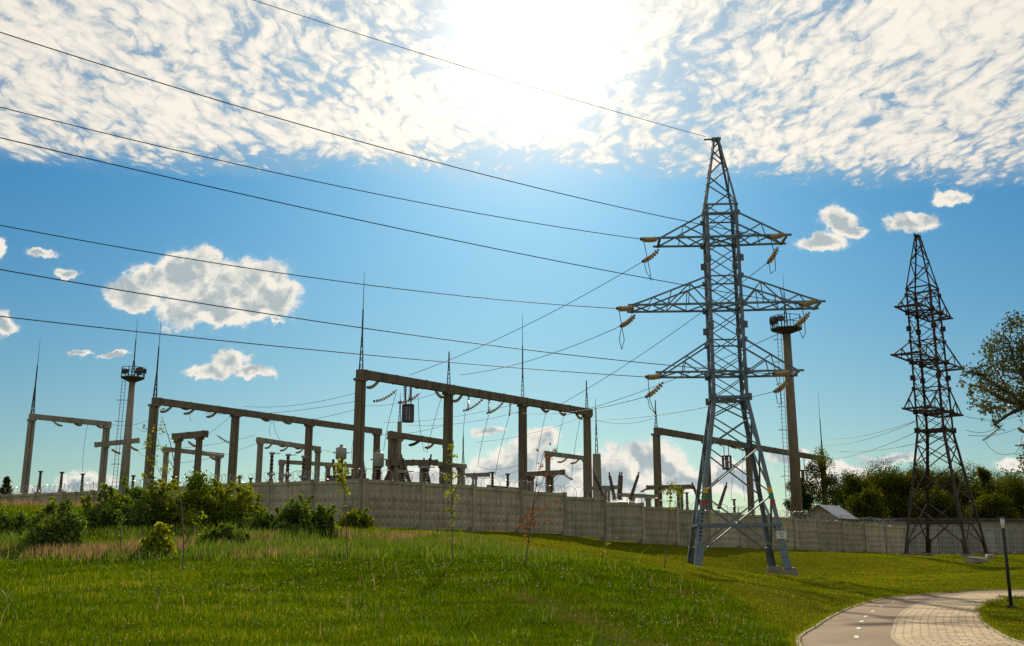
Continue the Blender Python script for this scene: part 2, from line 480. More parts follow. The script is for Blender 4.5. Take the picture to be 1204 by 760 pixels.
def align(line, ref):
    """resample line so its points face those of ref (same fraction along)"""
    return line
m, nt, out = new_mat('asphalt_lane')
b = N(nt, 'ShaderNodeBsdfPrincipled'); b.inputs['Roughness'].default_value = .85
tc = N(nt, 'ShaderNodeTexCoord')
fa = noise(nt, .8, 8, .7, tc.outputs['Object']); fb = noise(nt, 60, 4, .7, tc.outputs['Object'])
fa = noise(nt, .55, 10, .75, tc.outputs['Object'], .6)
ca = ramp(nt, fa, [(.32, (.075, .041, .021)), (.5, (.145, .083, .041)), (.68, (.215, .127, .064))]); cb = ramp(nt, fb, [(.3, (.6, .6, .6)), (.7, (1.3, 1.3, 1.3))])  # blotch contrast covers stains and also stands in for shadow mottling on the lane
mm = N(nt, 'ShaderNodeMix', data_type='RGBA', blend_type='MULTIPLY'); mm.inputs[0].default_value = 1
nt.links.new(ca, mm.inputs[6]); nt.links.new(cb, mm.inputs[7]); nt.links.new(mm.outputs[2], b.inputs['Base Color'])
bn = N(nt, 'ShaderNodeBump'); bn.inputs['Strength'].default_value = .5; bn.inputs['Distance'].default_value = .005
nt.links.new(fb, bn.inputs['Height']); nt.links.new(bn.outputs[0], b.inputs['Normal']); nt.links.new(b.outputs[0], out.inputs[0])
M['asphalt'] = m
m, nt, out = new_mat('paving_blocks')
b = N(nt, 'ShaderNodeBsdfPrincipled'); b.inputs['Roughness'].default_value = .8
uvn = N(nt, 'ShaderNodeUVMap', uv_map='UVMap')
br = N(nt, 'ShaderNodeTexBrick', offset=.5)
for k, v in (('Scale', 1.0), ('Mortar Size', .016), ('Mortar Smooth', .2), ('Bias', 0), ('Brick Width', .30), ('Row Height', .22)):
    br.inputs[k].default_value = v
br.inputs['Color1'].default_value = (.34, .245, .140, 1); br.inputs['Color2'].default_value = (.50, .355, .20, 1); br.inputs['Mortar'].default_value = (.055, .045, .035, 1)
nt.links.new(uvn.outputs[0], br.inputs[0])
tc = N(nt, 'ShaderNodeTexCoord')
fb = noise(nt, 2.5, 8, .7, tc.outputs['Object'])
mm = N(nt, 'ShaderNodeMix', data_type='RGBA', blend_type='MULTIPLY'); mm.inputs[0].default_value = 1
nt.links.new(br.outputs[0], mm.inputs[6]); nt.links.new(ramp(nt, fb, [(.34, (.55, .52, .48)), (.5, (.92, .92, .92)), (.68, (1.12, 1.12, 1.12))]), mm.inputs[7])
nt.links.new(mm.outputs[2], b.inputs['Base Color'])
bn = N(nt, 'ShaderNodeBump', invert=True); bn.inputs['Strength'].default_value = .8; bn.inputs['Distance'].default_value = .01
nt.links.new(br.outputs['Fac'], bn.inputs['Height']); nt.links.new(bn.outputs[0], b.inputs['Normal']); nt.links.new(b.outputs[0], out.inputs[0])
M['pavers'] = m

def shift(line, d):
    t = np.gradient(line, axis=0); t /= np.hypot(*t.T)[:, None]
    return line + np.stack([-t[:, 1], t[:, 0]], 1) * d
tag(strip('bicycle_path', edge_l, edge_m, .0, M['asphalt']), kind='structure')
tag(strip('footpath', shift(edge_m, -.06), edge_r, .006, M['pavers']), kind='structure')
tag(strip('kerb', shift(edge_l, .07), edge_l, .02, M['kerb'], thick=.2), kind='structure')
tag(strip('kerb', edge_m, shift(edge_m, -.06), .010, M['kerb'], thick=.2), kind='structure')
tag(strip('kerb', edge_r, shift(edge_r, -.07), .025, M['kerb'], thick=.2), kind='structure')
mk = MB()
centre = (edge_l + edge_m) / 2
cl = np.concatenate([[0], np.cumsum(np.hypot(*np.diff(centre, axis=0).T))])
for (px, py) in [(995, 762), (1007, 749), (1009.5, 739), (1013, 731), (1018, 725), (1026, 719), (1036, 713), (1050, 708.5), (1066, 704.5), (990, 778)]:
    g = G0(px, py); i = int(np.argmin(np.hypot(centre[:, 0] - g[0], centre[:, 1] - g[1]))); i = min(max(i, 1), len(centre) - 2)
    t = centre[i + 1] - centre[i - 1]; t /= np.hypot(*t); s = np.array([-t[1], t[0]])
    g = np.array(g); q = [g - t * .22 - s * .035, g - t * .22 + s * .035, g + t * .22 + s * .035, g + t * .22 - s * .035]
    n0 = len(mk.v); mk.v += [(a[0], a[1], .004) for a in q]; mk.f.append((n0 + 3, n0 + 2, n0 + 1, n0))
tag(mk.build('lane_marking', M['white_paint']), kind='structure')

# ------------------------------------------------------------------ grass, flowers, hay
def blade_mesh(name, x, y, h, w, tone, lean=.35, seg=True):
    n = len(x)
    z = gz(x, y)
    az = rng.uniform(0, 2 * math.pi, n)
    la = rng.uniform(0, 2 * math.pi, n); lm = np.abs(rng.normal(0, lean, n)) * h
    sx, sy = np.cos(az) * w / 2, np.sin(az) * w / 2
    tx, ty = x + np.cos(la) * lm, y + np.sin(la) * lm
    mx_, my_ = x + np.cos(la) * lm * .35, y + np.sin(la) * lm * .35
    zb = z - .02
    V = np.zeros((n, 5, 3), np.float32)
    V[:, 0] = np.stack([x - sx, y - sy, zb], 1); V[:, 1] = np.stack([x + sx, y + sy, zb], 1)
    V[:, 2] = np.stack([mx_ + sx * .8, my_ + sy * .8, z + h * .6], 1); V[:, 3] = np.stack([mx_ - sx * .8, my_ - sy * .8, z + h * .6], 1)
    V[:, 4] = np.stack([tx, ty, z + h], 1)
    i = np.arange(n, dtype=np.int32)[:, None] * 5
    return np_mesh(name, V.reshape(-1, 3), i + np.array([[0, 1, 2, 3]]), i + np.array([[3, 2, 4]]), {'tone': np.repeat(tone, 5)})

def view_sample(n, y0, y1, p):
    """plan points in (a bit more than) the camera's view, thinning out with distance"""
    u = rng.uniform(0, 1, n); e = 2 - p
    Y = (y0 ** e + u * (y1 ** e - y0 ** e)) ** (1 / e) if abs(e) > 1e-6 else y0 * (y1 / y0) ** u
    X = rng.uniform(-.66, .66, n) * Y
    return X, Y
def lownoise(x, y, k=.5, seed=0):
    r = np.random.default_rng(seed); s = np.zeros_like(x)
    for i in range(7):
        a = r.uniform(0, 6.28); f = k * r.uniform(.5, 2.2)
        s += np.sin(x * f * math.cos(a) + y * f * math.sin(a) + r.uniform(0, 6.28))
    return s / 4
def behind_wall(x, y):
    """true inside the substation yard"""
    x = np.asarray(x); y = np.asarray(y)
    p = WALL_R[0]
    yr = p.y + (x - p.x) * wr_dir.y / wr_dir.x
    yl = p.y + (x - p.x) * wl_dir.y / wl_dir.x
    return y > np.where(x > p.x, yr, yl) - .3

x, y = view_sample(760000, 8, 58, 1.15)
r = rough_side(x, y)
keep = (r > -.1) & ~behind_wall(x, y)
td = poly_dist(x, y, TRAIL)
keep &= rng.uniform(0, 1, len(x)) < np.clip(td / .6, .4, 1)
keep &= ~in_poly(x, y, PATH_POLY)
x, y = x[keep], y[keep]
ln = lownoise(x, y, .55, 3)
cl_ = lownoise(x, y, 3.2, 77)
h = .72 * (.125 + .07 * np.clip(ln, -1, 1) + .055 * np.clip(cl_, -1, 1)) * rng.uniform(.6, 1.4, len(x)) * np.clip(.55 + rough_side(x, y) / 2.0, .5, 1.0) * np.clip(.6 + (y - 10) / 40, .6, 1.15)
w = .0064 * np.maximum(1, y / 11) * rng.uniform(.7, 1.3, len(x))
tone = np.clip(.45 + .20 * ln + .17 * cl_ + rng.normal(0, .2, len(x)), 0, 1)
tag(link('meadow_grass', blade_mesh('meadow_grass', x, y, h, w, tone, .45), M['grass']), 'rough green meadow grass over the foreground mound', 'grass', kind='stuff')

x, y = view_sample(420000, 9, 105, 1.1)
keep = (rough_side(x, y) <= .15) & ~behind_wall(x, y) & ~in_poly(x, y, PATH_POLY)
keep &= rng.uniform(0, 1, len(x)) < np.clip(poly_dist(x, y, BARE2) / 1.5, .7, 1)
x, y = x[keep], y[keep]
ln = lownoise(x, y, .35, 9)
h = .032 * rng.uniform(.5, 1.5, len(x)) * (1 + .25 * np.clip(ln, -1, 1))
w = .010 * np.maximum(1, y / 12) * rng.uniform(.7, 1.3, len(x))
tone = np.clip(.45 + .18 * ln + rng.normal(0, .2, len(x)), 0, 1)
tag(link('lawn_grass', blade_mesh('lawn_grass', x, y, h, w, tone, .6), M['lawn']), 'short mown lawn between the fence and the paths', 'grass', kind='stuff')

# scattered taller tufts and seed stalks
x, y = view_sample(1300, 14, 44, .5)
ln = lownoise(x, y, 1.9, 33)
keep = (rough_side(x, y) > .5) & ~behind_wall(x, y) & (ln > .1)
x, y = x[keep], y[keep]
tag(link('tall_stalks', blade_mesh('tall_stalks', x, y, rng.uniform(.18, .42, len(x)), .005 * np.maximum(1, y / 12) * rng.uniform(.7, 1.4, len(x)), np.clip(rng.normal(.6, .3, len(x)), 0, 1), .35), M['hay']), 'sparse pale seed stalks standing above the rough grass', 'dry grass', kind='stuff')
x, y = view_sample(26000, 9, 46, 1.1)
ln = lownoise(x, y, 2.4, 41)
keep = (rough_side(x, y) > .3) & ~behind_wall(x, y) & (ln > .62)
x, y = x[keep], y[keep]
tag(link('weed_tufts', blade_mesh('weed_tufts', x, y, rng.uniform(.15, .34, len(x)), rng.uniform(.018, .04, len(x)) * np.maximum(.8, y / 20), np.clip(rng.normal(.35, .2, len(x)), 0, 1), .6), M['leaf_bush']), 'broad leaved weed tufts in patches through the rough grass', 'weeds', kind='stuff')

# grass creeping over the edges of the path
ex, ey = [], []
for ln_, sgn in ((edge_l, 1), (edge_r, -1)):
    o_ = shift(ln_, .05 * sgn)
    dseg = np.concatenate([[0], np.cumsum(np.hypot(*np.diff(o_, axis=0).T))])
    sx_ = rng.uniform(5, dseg[-1], 5200)
    k_ = np.clip(lownoise(sx_, sx_ * 0, 2.2, 61), -.4, 1)
    off = rng.normal(.035, .05, len(sx_)) - .035 * k_
    tt = np.gradient(o_, axis=0); tt /= np.hypot(*tt.T)[:, None]
    nx_, ny_ = np.interp(sx_, dseg, -tt[:, 1]) * sgn, np.interp(sx_, dseg, tt[:, 0]) * sgn
    ex.append(np.interp(sx_, dseg, o_[:, 0]) + nx_ * off); ey.append(np.interp(sx_, dseg, o_[:, 1]) + ny_ * off)
x, y = np.concatenate(ex), np.concatenate(ey)
tag(link('edge_grass', blade_mesh('edge_grass', x, y, rng.uniform(.07, .17, len(x)), .009 * np.maximum(1, y / 14) * rng.uniform(.7, 1.3, len(x)), np.clip(rng.normal(.5, .25, len(x)), 0, 1), .7), M['lawn']), 'longer grass creeping over the path edges', 'grass', kind='stuff')

# clover heads
x, y = view_sample(4200, 9, 36, 1.0)
ln = lownoise(x, y, .8, 21)
keep = (rough_side(x, y) > .3) & (ln + rng.normal(0, .5, len(x)) > -.1)
x, y = x[keep], y[keep]
n = len(x); z = gz(x, y) + rng.uniform(.11, .18, n); s = rng.uniform(.009, .016, n) * np.clip(y / 18, .8, 1.5)
V = np.zeros((n, 6, 3), np.float32)
for k, (a, b_, c) in enumerate(((1, 0, 0), (-1, 0, 0), (0, 1, 0), (0, -1, 0), (0, 0, .8), (0, 0, -.8))):
    V[:, k] = np.stack([x + a * s, y + b_ * s, z + c * s], 1)
i = np.arange(n, dtype=np.int32)[:, None] * 6
T = np.concatenate([i + np.array([t]) for t in ((0, 2, 4), (2, 1, 4), (1, 3, 4), (3, 0, 4), (2, 0, 5), (1, 2, 5), (3, 1, 5), (0, 3, 5))])
tag(link('clover_flowers', np_mesh('clover_flowers', V.reshape(-1, 3), None, T, {'tone': np.repeat(rng.uniform(0, 1, n), 6)}), M['petal']), 'tiny white clover flowers dotted through the rough grass', 'flowers', kind='stuff')

# dry seeding grass bands
hx, hy = [], []
for (px, py, Y, sx, sy, n) in [(60, 600, 57, 12, 3, 14000), (30, 652, 34, 4, 2, 900), (130, 653, 34, 4, 1.6, 2600), (330, 645, 38, 3, 1.5, 400), (450, 634, 43, 3, 1.5, 700), (500, 640, 42, 2.0, 1.6, 1900), (110, 657, 32.5, 7, 1.3, 1300), (270, 656, 33, 3, 1.6, 700),
                               (600, 642, 41, 3, 1.6, 160)]:
    p = P(px, py, Y)
    hx.append(rng.normal(p.x, sx / 2, n)); hy.append(rng.normal(p.y, sy / 2, n))
x, y = np.concatenate(hx), np.concatenate(hy)
keep = ~behind_wall(x, y) & (rough_side(x, y) > -1.5) & (lownoise(x, y, 1.6, 5) + .5 * lownoise(x, y, .7, 55) > -.05)
x, y = x[keep], y[keep]
h = rng.uniform(.25, .65, len(x)) * np.clip(.75 + .3 * lownoise(x, y, .9, 8), .5, 1.2); w = rng.uniform(.014, .03, len(x))
tag(link('dry_grass', blade_mesh('dry_grass', x, y, h, w, np.clip(rng.normal(.5, .25, len(x)), 0, 1), .3), M['hay']), 'dry straw coloured seeding grass along the top of the slope', 'dry grass', kind='stuff')
# tall green weeds on top of the slope
hx, hy = [], []
for (px, py, Y, sx, sy, n) in [(90, 640, 38, 14, 3, 6000), (300, 640, 39, 9, 3.5, 7000), (420, 645, 38, 8, 3, 4200), (550, 638, 43, 3.5, 2.0, 1300), (200, 655, 33, 16, 3, 5000), (440, 660, 33, 7, 3, 1500)]:
    p = P(px, py, Y)
    hx.append(rng.normal(p.x, sx / 2, n)); hy.append(rng.normal(p.y, sy / 2, n))
x, y = np.concatenate(hx), np.concatenate(hy)
keep = ~behind_wall(x, y) & (rough_side(x, y) > 0) & (lownoise(x, y, 1.3, 15) > -.35)
x, y = x[keep], y[keep]
h = rng.uniform(.2, .6, len(x)) * np.clip(.8 + .45 * lownoise(x, y, .9, 28), .4, 1.4); w = rng.uniform(.012, .03, len(x))
tag(link('weeds', blade_mesh('weeds', x, y, h, w, np.clip(rng.normal(.55, .2, len(x)), 0, 1), .5), M['leaf_bush']), 'tall green weeds mixed with the grass below the bushes', 'weeds', kind='stuff')

# ------------------------------------------------------------------ foliage
def leaves_mesh(name, centres, radii, n, size, tones, squash=.8, aspect=.55, seed=0, droop=0.0):
    r = np.random.default_rng(seed)
    centres, radii, tones = np.asarray(centres, float), np.asarray(radii, float), np.asarray(tones, float)
    pr = radii ** 2; pr /= pr.sum()
    k = r.choice(len(centres), n, p=pr)
    d = r.normal(0, 1, (n, 3)); d /= np.linalg.norm(d, axis=1)[:, None]
    rad = radii[k] * r.uniform(.15, 1, n) ** .5
    c = centres[k] + d * rad[:, None] * np.array([1, 1, squash]) + r.normal(0, .22, (n, 3)) * radii[k][:, None]
    c[:, 2] -= droop * r.uniform(0, 1, n) * radii[k]
    a = r.normal(0, 1, (n, 3)); a[:, 2] -= droop; a /= np.linalg.norm(a, axis=1)[:, None]
    b_ = np.cross(a, r.normal(0, 1, (n, 3))); b_ /= np.linalg.norm(b_, axis=1)[:, None]
    s = size * r.uniform(.6, 1.4, n)[:, None]
    A, B = a * s * .5, b_ * s * .5 * aspect
    V = np.stack([c - A, c + B - A * .1, c + A, c - B - A * .1], 1)
    i = np.arange(n, dtype=np.int32)[:, None] * 4
    t = np.clip(tones[k] + r.normal(0, .16, n), 0, 1)
    return np_mesh(name, V.reshape(-1, 3), i + np.array([[0, 1, 2, 3]]), None, {'tone': np.repeat(t, 4)})

def crown_clumps(r, cx, cy, cz, rx, ry, rz, n, cr, shape='round'):
    C, RR, T = [], [], []
    for _ in range(n):
        d = Vector((r.gauss(0, 1), r.gauss(0, 1), r.gauss(0, 1))).normalized() * (r.uniform(.25, 1) ** .5)
        z = d.z
        k = 1.0
        if shape == 'cone': k = max(.12, .62 - z * .55)
        if shape == 'poplar': k = max(.25, 1 - max(0, z) * .55)
        C.append((cx + d.x * rx * k, cy + d.y * ry * k, cz + z * rz))
        RR.append(cr * r.uniform(.6, 1.35) * (.6 + .4 * k)); T.append(r.uniform(.18, .72))
    return C, RR, T

def tree(label, x, y, height, rx, cr, n_clump, n_leaf, leaf, mat, seed, shape='round', base=.25, group=None, trunk_r=None, name='broadleaf_tree'):
    r = random.Random(seed)
    z0 = g1(x, y)
    t = thing(name, label, 'tree', (x, y, z0), 0, group)
    lo = height * base
    cz, rz = (height + lo) / 2, (height - lo) / 2
    cr = min(cr, rz)
    C, RR, T = crown_clumps(r, 0, 0, cz, max(.2, rx - cr * .5), max(.2, rx - cr * .5), max(.2, rz - cr * .5), n_clump, cr, shape)
    tr = trunk_r or height * .018
    mb = MB()
    bend = Vector((r.uniform(-.3, .3), r.uniform(-.3, .3), 0))
    spine = [Vector((0, 0, -.3)), Vector((0, 0, lo * .6)) + bend * .5, Vector((0, 0, cz)) + bend, Vector((0, 0, height * .93)) + bend * .6]
    mb.tube(spine, [tr * 1.25, tr, tr * .6, tr * .12], 8)
    tk = mb.build('trunk', M['bark'], t, True)
    lb = MB()
    for c, q in zip(C[:16], RR):
        f = min(.9, max(.15, (c[2] - lo * .5) / height * .8))
        s = Vector((0, 0, height * f * .85)) + bend * f
        e = Vector(c)
        lb.tube([s, (s + e) / 2 + Vector((0, 0, .1 * height * .2)), e], [tr * .4, tr * .25, tr * .06], 5)
    lb.build('limb', M['bark'], tk, True)
    link('crown', leaves_mesh('crown', C, RR, n_leaf, leaf, T, .85, .6, seed), mat, t)
    return t

gtree = 'trees beyond the fence'
TREES = [  # px, top py, Y, half width px, clumps, leaves, shape, mat, label
    (963, 519, 128, 25, 22, 1500, 'poplar', 'leaf_mid', 'loose leafy tall tree behind the shed roof and the end gantry post'),
    (937, 556, 126, 14, 14, 1700, 'round', 'leaf_dark', 'low dark tree between the floodlight mast and the shed'),
    (1000, 551, 140, 27, 26, 3000, 'round', 'leaf_dark', 'dark rounded tree rising just behind the shed roof'),
    (1040, 541, 138, 32, 34, 4200, 'round', 'leaf_mid', 'broad sunlit tree between the shed and the brown pylon'),
    (1078, 546, 136, 22, 26, 3000, 'round', 'leaf_mid', 'bushy green tree behind the first legs of the brown pylon'),
    (1113, 550, 142, 26, 26, 3200, 'round', 'leaf_dark', 'dark tree seen through the middle of the brown pylon base'),
    (1152, 541, 140, 17, 22, 2600, 'poplar', 'leaf_mid', 'narrow taller tree just right of the brown pylon'),
    (1185, 552, 145, 28, 26, 3200, 'round', 'leaf_dark', 'wide dark tree behind the black lamp post'),
    (1230, 545, 150, 30, 26, 3000, 'round', 'leaf_dark', 'dark tree cut by the edge of the view beyond the fence end'),
    (1015, 572, 128, 24, 20, 2200, 'round', 'leaf_dark', 'low shadowy tree above the far end of the shed roof'),
    (1095, 576, 128, 30, 22, 2400, 'round', 'leaf_dark', 'low dark thicket tree over the long low building'),
    (1165, 578, 130, 30, 22, 2400, 'round', 'leaf_dark', 'low dense tree over the long building by the lamp post'),
    (1022, 556, 150, 34, 26, 3200, 'round', 'leaf_dark', 'dark wide tree filling the belt above the shed roof ridge'),
    (1060, 550, 152, 34, 26, 3200, 'round', 'leaf_mid', 'mid green wide tree set back before the brown pylon'),
    (1095, 545, 154, 34, 26, 3200, 'round', 'leaf_dark', 'dark wide tree set back behind the brown pylon trunk section'),
    (1135, 549, 152, 34, 26, 3200, 'round', 'leaf_mid', 'mid green wide tree set back right behind the brown pylon legs'),
    (1172, 547, 154, 34, 26, 3200, 'round', 'leaf_dark', 'dark wide tree set back below the airy tree branches'),
    (1204, 556, 148, 30, 26, 3200, 'round', 'leaf_mid', 'mid green tree at the last visible end of the belt'),
    (9, 556, 96, 13, 16, 1900, 'cone', 'leaf_dark', 'small dark pointed tree behind the far end of the fence')]
for i, (px, py, Y, hw, nc, nl, shp, mt, lab) in enumerate(TREES):
    p = P(px, py, Y)
    H = p.z - g1(p.x, Y)
    rx = hw * Y / F
    tree(lab, p.x, Y, H, rx, rx * (.36 if shp != 'poplar' else .3), int(nc * 3), int(nl * 6), .23 if Y > 110 else .18, M[mt], 100 + i, shp, .12, gtree)

# the tree whose branches reach in at the right edge (trunk stands outside the view)
t = thing('willow_tree', 'large airy tree reaching in at the upper edge with small grey green leaves', 'tree', (0, 0, 0))
Yt = 47
tb = P(1296, 640, Yt); tb.z = g1(tb.x, Yt)
t.location = tb
spots = [(1196, 382, 16), (1178, 400, 18), (1190, 420, 22), (1165, 408, 13), (1172, 432, 20), (1200, 440, 22), (1150, 440, 13), (1137, 440, 10), (1160, 452, 16), (1140, 458, 11), (1180, 462, 18), (1200, 470, 16),
         (1145, 474, 8), (1163, 478, 13), (1180, 486, 12), (1172, 500, 8), (1168, 494, 8), (1131, 450, 6), (1215, 400, 24), (1230, 430, 30), (1225, 470, 26), (1250, 400, 34), (1260, 450, 36), (1300, 420, 40), (1290, 470, 36), (1320, 390, 36), (1200, 536, 6), (1212, 545, 14), (1206, 528, 7), (1240, 530, 24), (1270, 500, 28), (1330, 500, 34), (1360, 440, 36)]
C = []; RR = []; T = []
for (px, py, pr) in spots:
    for k in range(4 if pr > 12 else 2):
        q = P(px + rnd.uniform(-.4, .4) * pr, py + rnd.uniform(-.4, .4) * pr, Yt + rnd.uniform(-1.6, 1.6))
        C.append(tuple(q - tb)); RR.append(pr * Yt / F * rnd.uniform(.55, .85)); T.append(rnd.uniform(.2, .8))
mb = MB()
top = P(1290, 380, Yt) - tb
mb.tube([(0, 0, -.3), (0, 0, 2), Vector((.2, 0, top.z * .5)), Vector((.1, .2, top.z * .8)), top], [.32, .27, .2, .12, .03], 9)
tk = mb.build('trunk', M['bark'], t, True)
lb = MB()
for a in [[(1292, 560), (1235, 500), (1205, 478), (1185, 460), (1170, 432)], [(1235, 500), (1210, 455), (1192, 425), (1185, 398)], [(1205, 478), (1180, 470), (1160, 458), (1140, 452)], [(1205, 478), (1185, 488), (1172, 498)], [(1292, 500), (1250, 450), (1225, 410), (1210, 385)],
          [(1292, 580), (1240, 550), (1215, 542), (1203, 532)], [(1292, 470), (1320, 430), (1345, 400)], [(1185, 460), (1160, 446), (1148, 436)]]:
    n = len(a)
    lb.tube([P(px, py, Yt + rnd.uniform(-.3, .3)) - tb for px, py in a], [.11 * (1 - k / n) + .008 for k in range(n)], 6)
lb.build('limb', M['bark'], tk, True)
link('crown', leaves_mesh('crown', C, RR, 19000, .165, T, 1.0, .5, 55, .25), M['leaf_near'], t)

# bushes below the fence
def bush(label, px, pyb, Y, wpx, hpx, n, leaf, mat, seed, name='bush'):
    r = random.Random(seed)
    b0 = P(px, pyb, Y); z0 = g1(b0.x, Y)
    t = thing(name, label, 'bush', (b0.x, Y, z0), 0, 'bushes below the fence')
    rx = wpx * Y / F / 2; H = P(px, pyb - hpx, Y).z - z0
    C, RR, T = [], [], []
    for _ in range(46):
        a = r.uniform(0, 6.283); q = r.uniform(0, 1) ** .5
        zz = r.uniform(.10, 1) * math.sqrt(max(.04, 1 - q * q)) * r.uniform(.6, 1.05)
        C.append((math.cos(a) * q * rx * .92, math.sin(a) * q * min(rx, 1.6) * .9, H * zz * .88))
        RR.append(H * r.uniform(.10, .26)); T.append(r.uniform(.1, .8))
    for _ in range(16):                       # shoots standing out of the mass
        a = r.uniform(0, 6.283); q = r.uniform(0, 1) ** .5
        b_ = Vector((math.cos(a) * q * rx, math.sin(a) * q * min(rx, 1.6), H * (.75 * math.sqrt(max(.02, 1 - q * q)) + .05)))
        e_ = b_ + Vector((r.uniform(-.3, .3), r.uniform(-.3, .3), r.uniform(.15, .42))) * H * .7
        for k in range(4):
            C.append(tuple(b_.lerp(e_, k / 3))); RR.append(H * .055); T.append(r.uniform(.5, 1))
    st = MB()
    for c in C[:14] + C[-1:-64:-8]:
        st.tube([(c[0] * .15, c[1] * .15, -.1), (c[0] * .5, c[1] * .5, c[2] * .6), c], [.03, .02, .006], 5)
    st.build('stem', M['bark_thin'], t, True)
    link('foliage', leaves_mesh('foliage', C, RR, int(n * 2.9), leaf * .9, T, .9, .65, seed), M[mat], t)
bush('round dark leafy bush standing alone before the dry grass', 62, 646, 35, 56, 60, 3400, .14, 'leaf_bush', 301)
bush('wide green bush with yellowing top under the gantry post', 150, 632, 43, 96, 66, 5600, .14, 'leaf_bush', 302)
bush('tall yellow green bush hiding the fence, largest of the row', 222, 634, 44, 122, 74, 7500, .14, 'leaf_yellow', 303)
bush('bright sunlit bush at the end of the tall bushes', 272, 632, 45, 66, 66, 4200, .14, 'leaf_yellow', 304)
bush('low spreading bush with broad glossy leaves against the fence', 352, 640, 43, 80, 56, 3800, .17, 'leaf_bush', 305)
bush('low green bush between the tall bush and the glossy one', 308, 640, 43, 50, 38, 2400, .14, 'leaf_bush', 306)
bush('small brownish bush tucked against the fence corner', 418, 628, 48.5, 44, 30, 1600, .13, 'leaf_yellow', 307)
bush('low dark undergrowth bush beside the lone round bush', 108, 637, 42, 56, 36, 2500, .14, 'leaf_bush', 308)
bush('pale green low bush at the edge of the view', 12, 640, 40, 64, 40, 2800, .14, 'leaf_bush', 309)
bush('small shrub with large pale leaves in front of the tall bushes', 184, 656, 33, 30, 40, 420, .22, 'leaf_fresh', 310)
bush('dark green bush filling the gap behind the lone round bush', 190, 626, 47, 66, 48, 2800, .14, 'leaf_bush', 311)
bush('broad leafy bush filling the slope left of the tall bush', 120, 634, 43, 70, 52, 3000, .14, 'leaf_yellow', 315)
bush('ragged weedy bush below the tall yellow green bush', 262, 646, 37, 60, 30, 1500, .12, 'leaf_bush', 312)

# saplings
def sapling(label, Y, stem, clumps, mat, leaf, n, seed, side=(), name='sapling', r0=.023):
    b0 = P(*stem[0], Y); b0.z = g1(b0.x, Y)
    t = thing(name, label, 'sapling', b0, 0, 'young saplings on the slope')
    mb = MB()
    pts = [Vector((0, 0, -.1))] + [P(a, b_, Y) - b0 for a, b_ in stem[1:]]
    mb.tube(pts, [r0 * (1 - .75 * i / len(pts)) for i in range(len(pts))], 6)
    tk = mb.build('trunk', M['bark_thin'], t, True)
    if side:
        bb = MB()
        for s in side:
            bb.tube([P(a, b_, Y + rnd.uniform(-.1, .1)) - b0 for a, b_ in s], [r0 * .45, r0 * .3, r0 * .12][:len(s)] + [r0 * .1] * max(0, len(s) - 3), 5)
        bb.build('branch', M['bark_thin'], tk, True)
    C = [tuple(P(a, b_, Y + rnd.uniform(-.25, .25)) - b0) for a, b_, q in clumps]
    link('foliage', leaves_mesh('foliage', C, [q * Y / F for _, _, q in clumps], n, leaf, [rnd.uniform(.3, .8) for _ in clumps], 1, .65, seed), M[mat], t)
sapling('tall thin sapling with sparse yellow leaves before the big bush', 27, [(212, 684), (215, 665), (216, 640), (214, 600), (208, 560), (200, 520), (190, 490)],
        [(176, 520, 8), (186, 505, 9), (178, 540, 9), (192, 530, 8), (172, 560, 6), (196, 550, 8), (190, 480, 5), (205, 575, 8), (170, 505, 5), (200, 515, 5), (232, 612, 7), (236, 622, 6), (240, 607, 5)], 'leaf_yellow', .085, 230, 401,
        [[(212, 590), (190, 560), (176, 530)], [(214, 610), (196, 575), (170, 560)], [(208, 555), (190, 530), (180, 500)], [(216, 640), (230, 622), (242, 608)]])
sapling('thin sapling with a bright yellow green tuft against the corner post', 30, [(408, 690), (409, 670), (408, 630), (405, 580), (402, 545)],
        [(402, 545, 6), (397, 552, 6), (407, 556, 6), (402, 562, 6), (399, 566, 4), (405, 572, 4), (401, 578, 3), (406, 594, 3), (409, 578, 3)], 'leaf_fresh', .11, 170, 402)
sapling('knee high leafy shoot beside the bright tufted sapling', 30, [(409, 692), (409, 680), (408, 665)], [(408, 684, 5), (406, 672, 5), (411, 676, 5), (408, 664, 4)], 'leaf_fresh', .10, 70, 403, name='sapling')
sapling('slender green sapling in front of the second tall gantry post', 29, [(532, 694), (532, 660), (532, 620), (531, 570), (530, 523)],
        [(530, 526, 5), (533, 535, 5), (529, 545, 4), (526, 562, 5), (536, 560, 5), (533, 575, 5), (528, 580, 5), (537, 588, 4), (529, 598, 5), (536, 605, 4), (533, 615, 4), (524, 600, 3)], 'leaf_fresh', .085, 210, 404,
        [[(531, 590), (536, 575), (539, 560)], [(532, 610), (527, 590), (523, 570)]])
sapling('bare sapling carrying dry reddish leaves before the fence', 29, [(616, 688), (619, 655), (622, 630), (626, 600), (632, 560), (640, 530)],
        [(616, 608, 5), (624, 605, 5), (620, 618, 5), (632, 600, 4), (640, 596, 4), (628, 615, 5), (612, 620, 4), (617, 632, 4), (658, 600, 3), (646, 612, 4), (655, 590, 3), (645, 540, 5), (636, 548, 4), (640, 560, 4), (652, 530, 3), (648, 522, 3), (632, 530, 3), (633, 570, 3)], 'leaf_dry', .07, 330, 405,
        [[(622, 625), (614, 612), (612, 600)], [(620, 640), (640, 615), (658, 596)], [(626, 600), (640, 560), (652, 525)], [(624, 612), (640, 600), (650, 592)]])
sapling('thin sapling with one leafy tuft beside the near pylon leg', 36, [(781, 678), (783, 650), (786, 620), (788, 585), (790, 566)],
        [(790, 572, 7), (784, 577, 6), (797, 576, 6), (792, 582, 6), (787, 588, 5), (791, 598, 3), (792, 608, 2), (801, 580, 4)], 'leaf_fresh', .10, 150, 406)
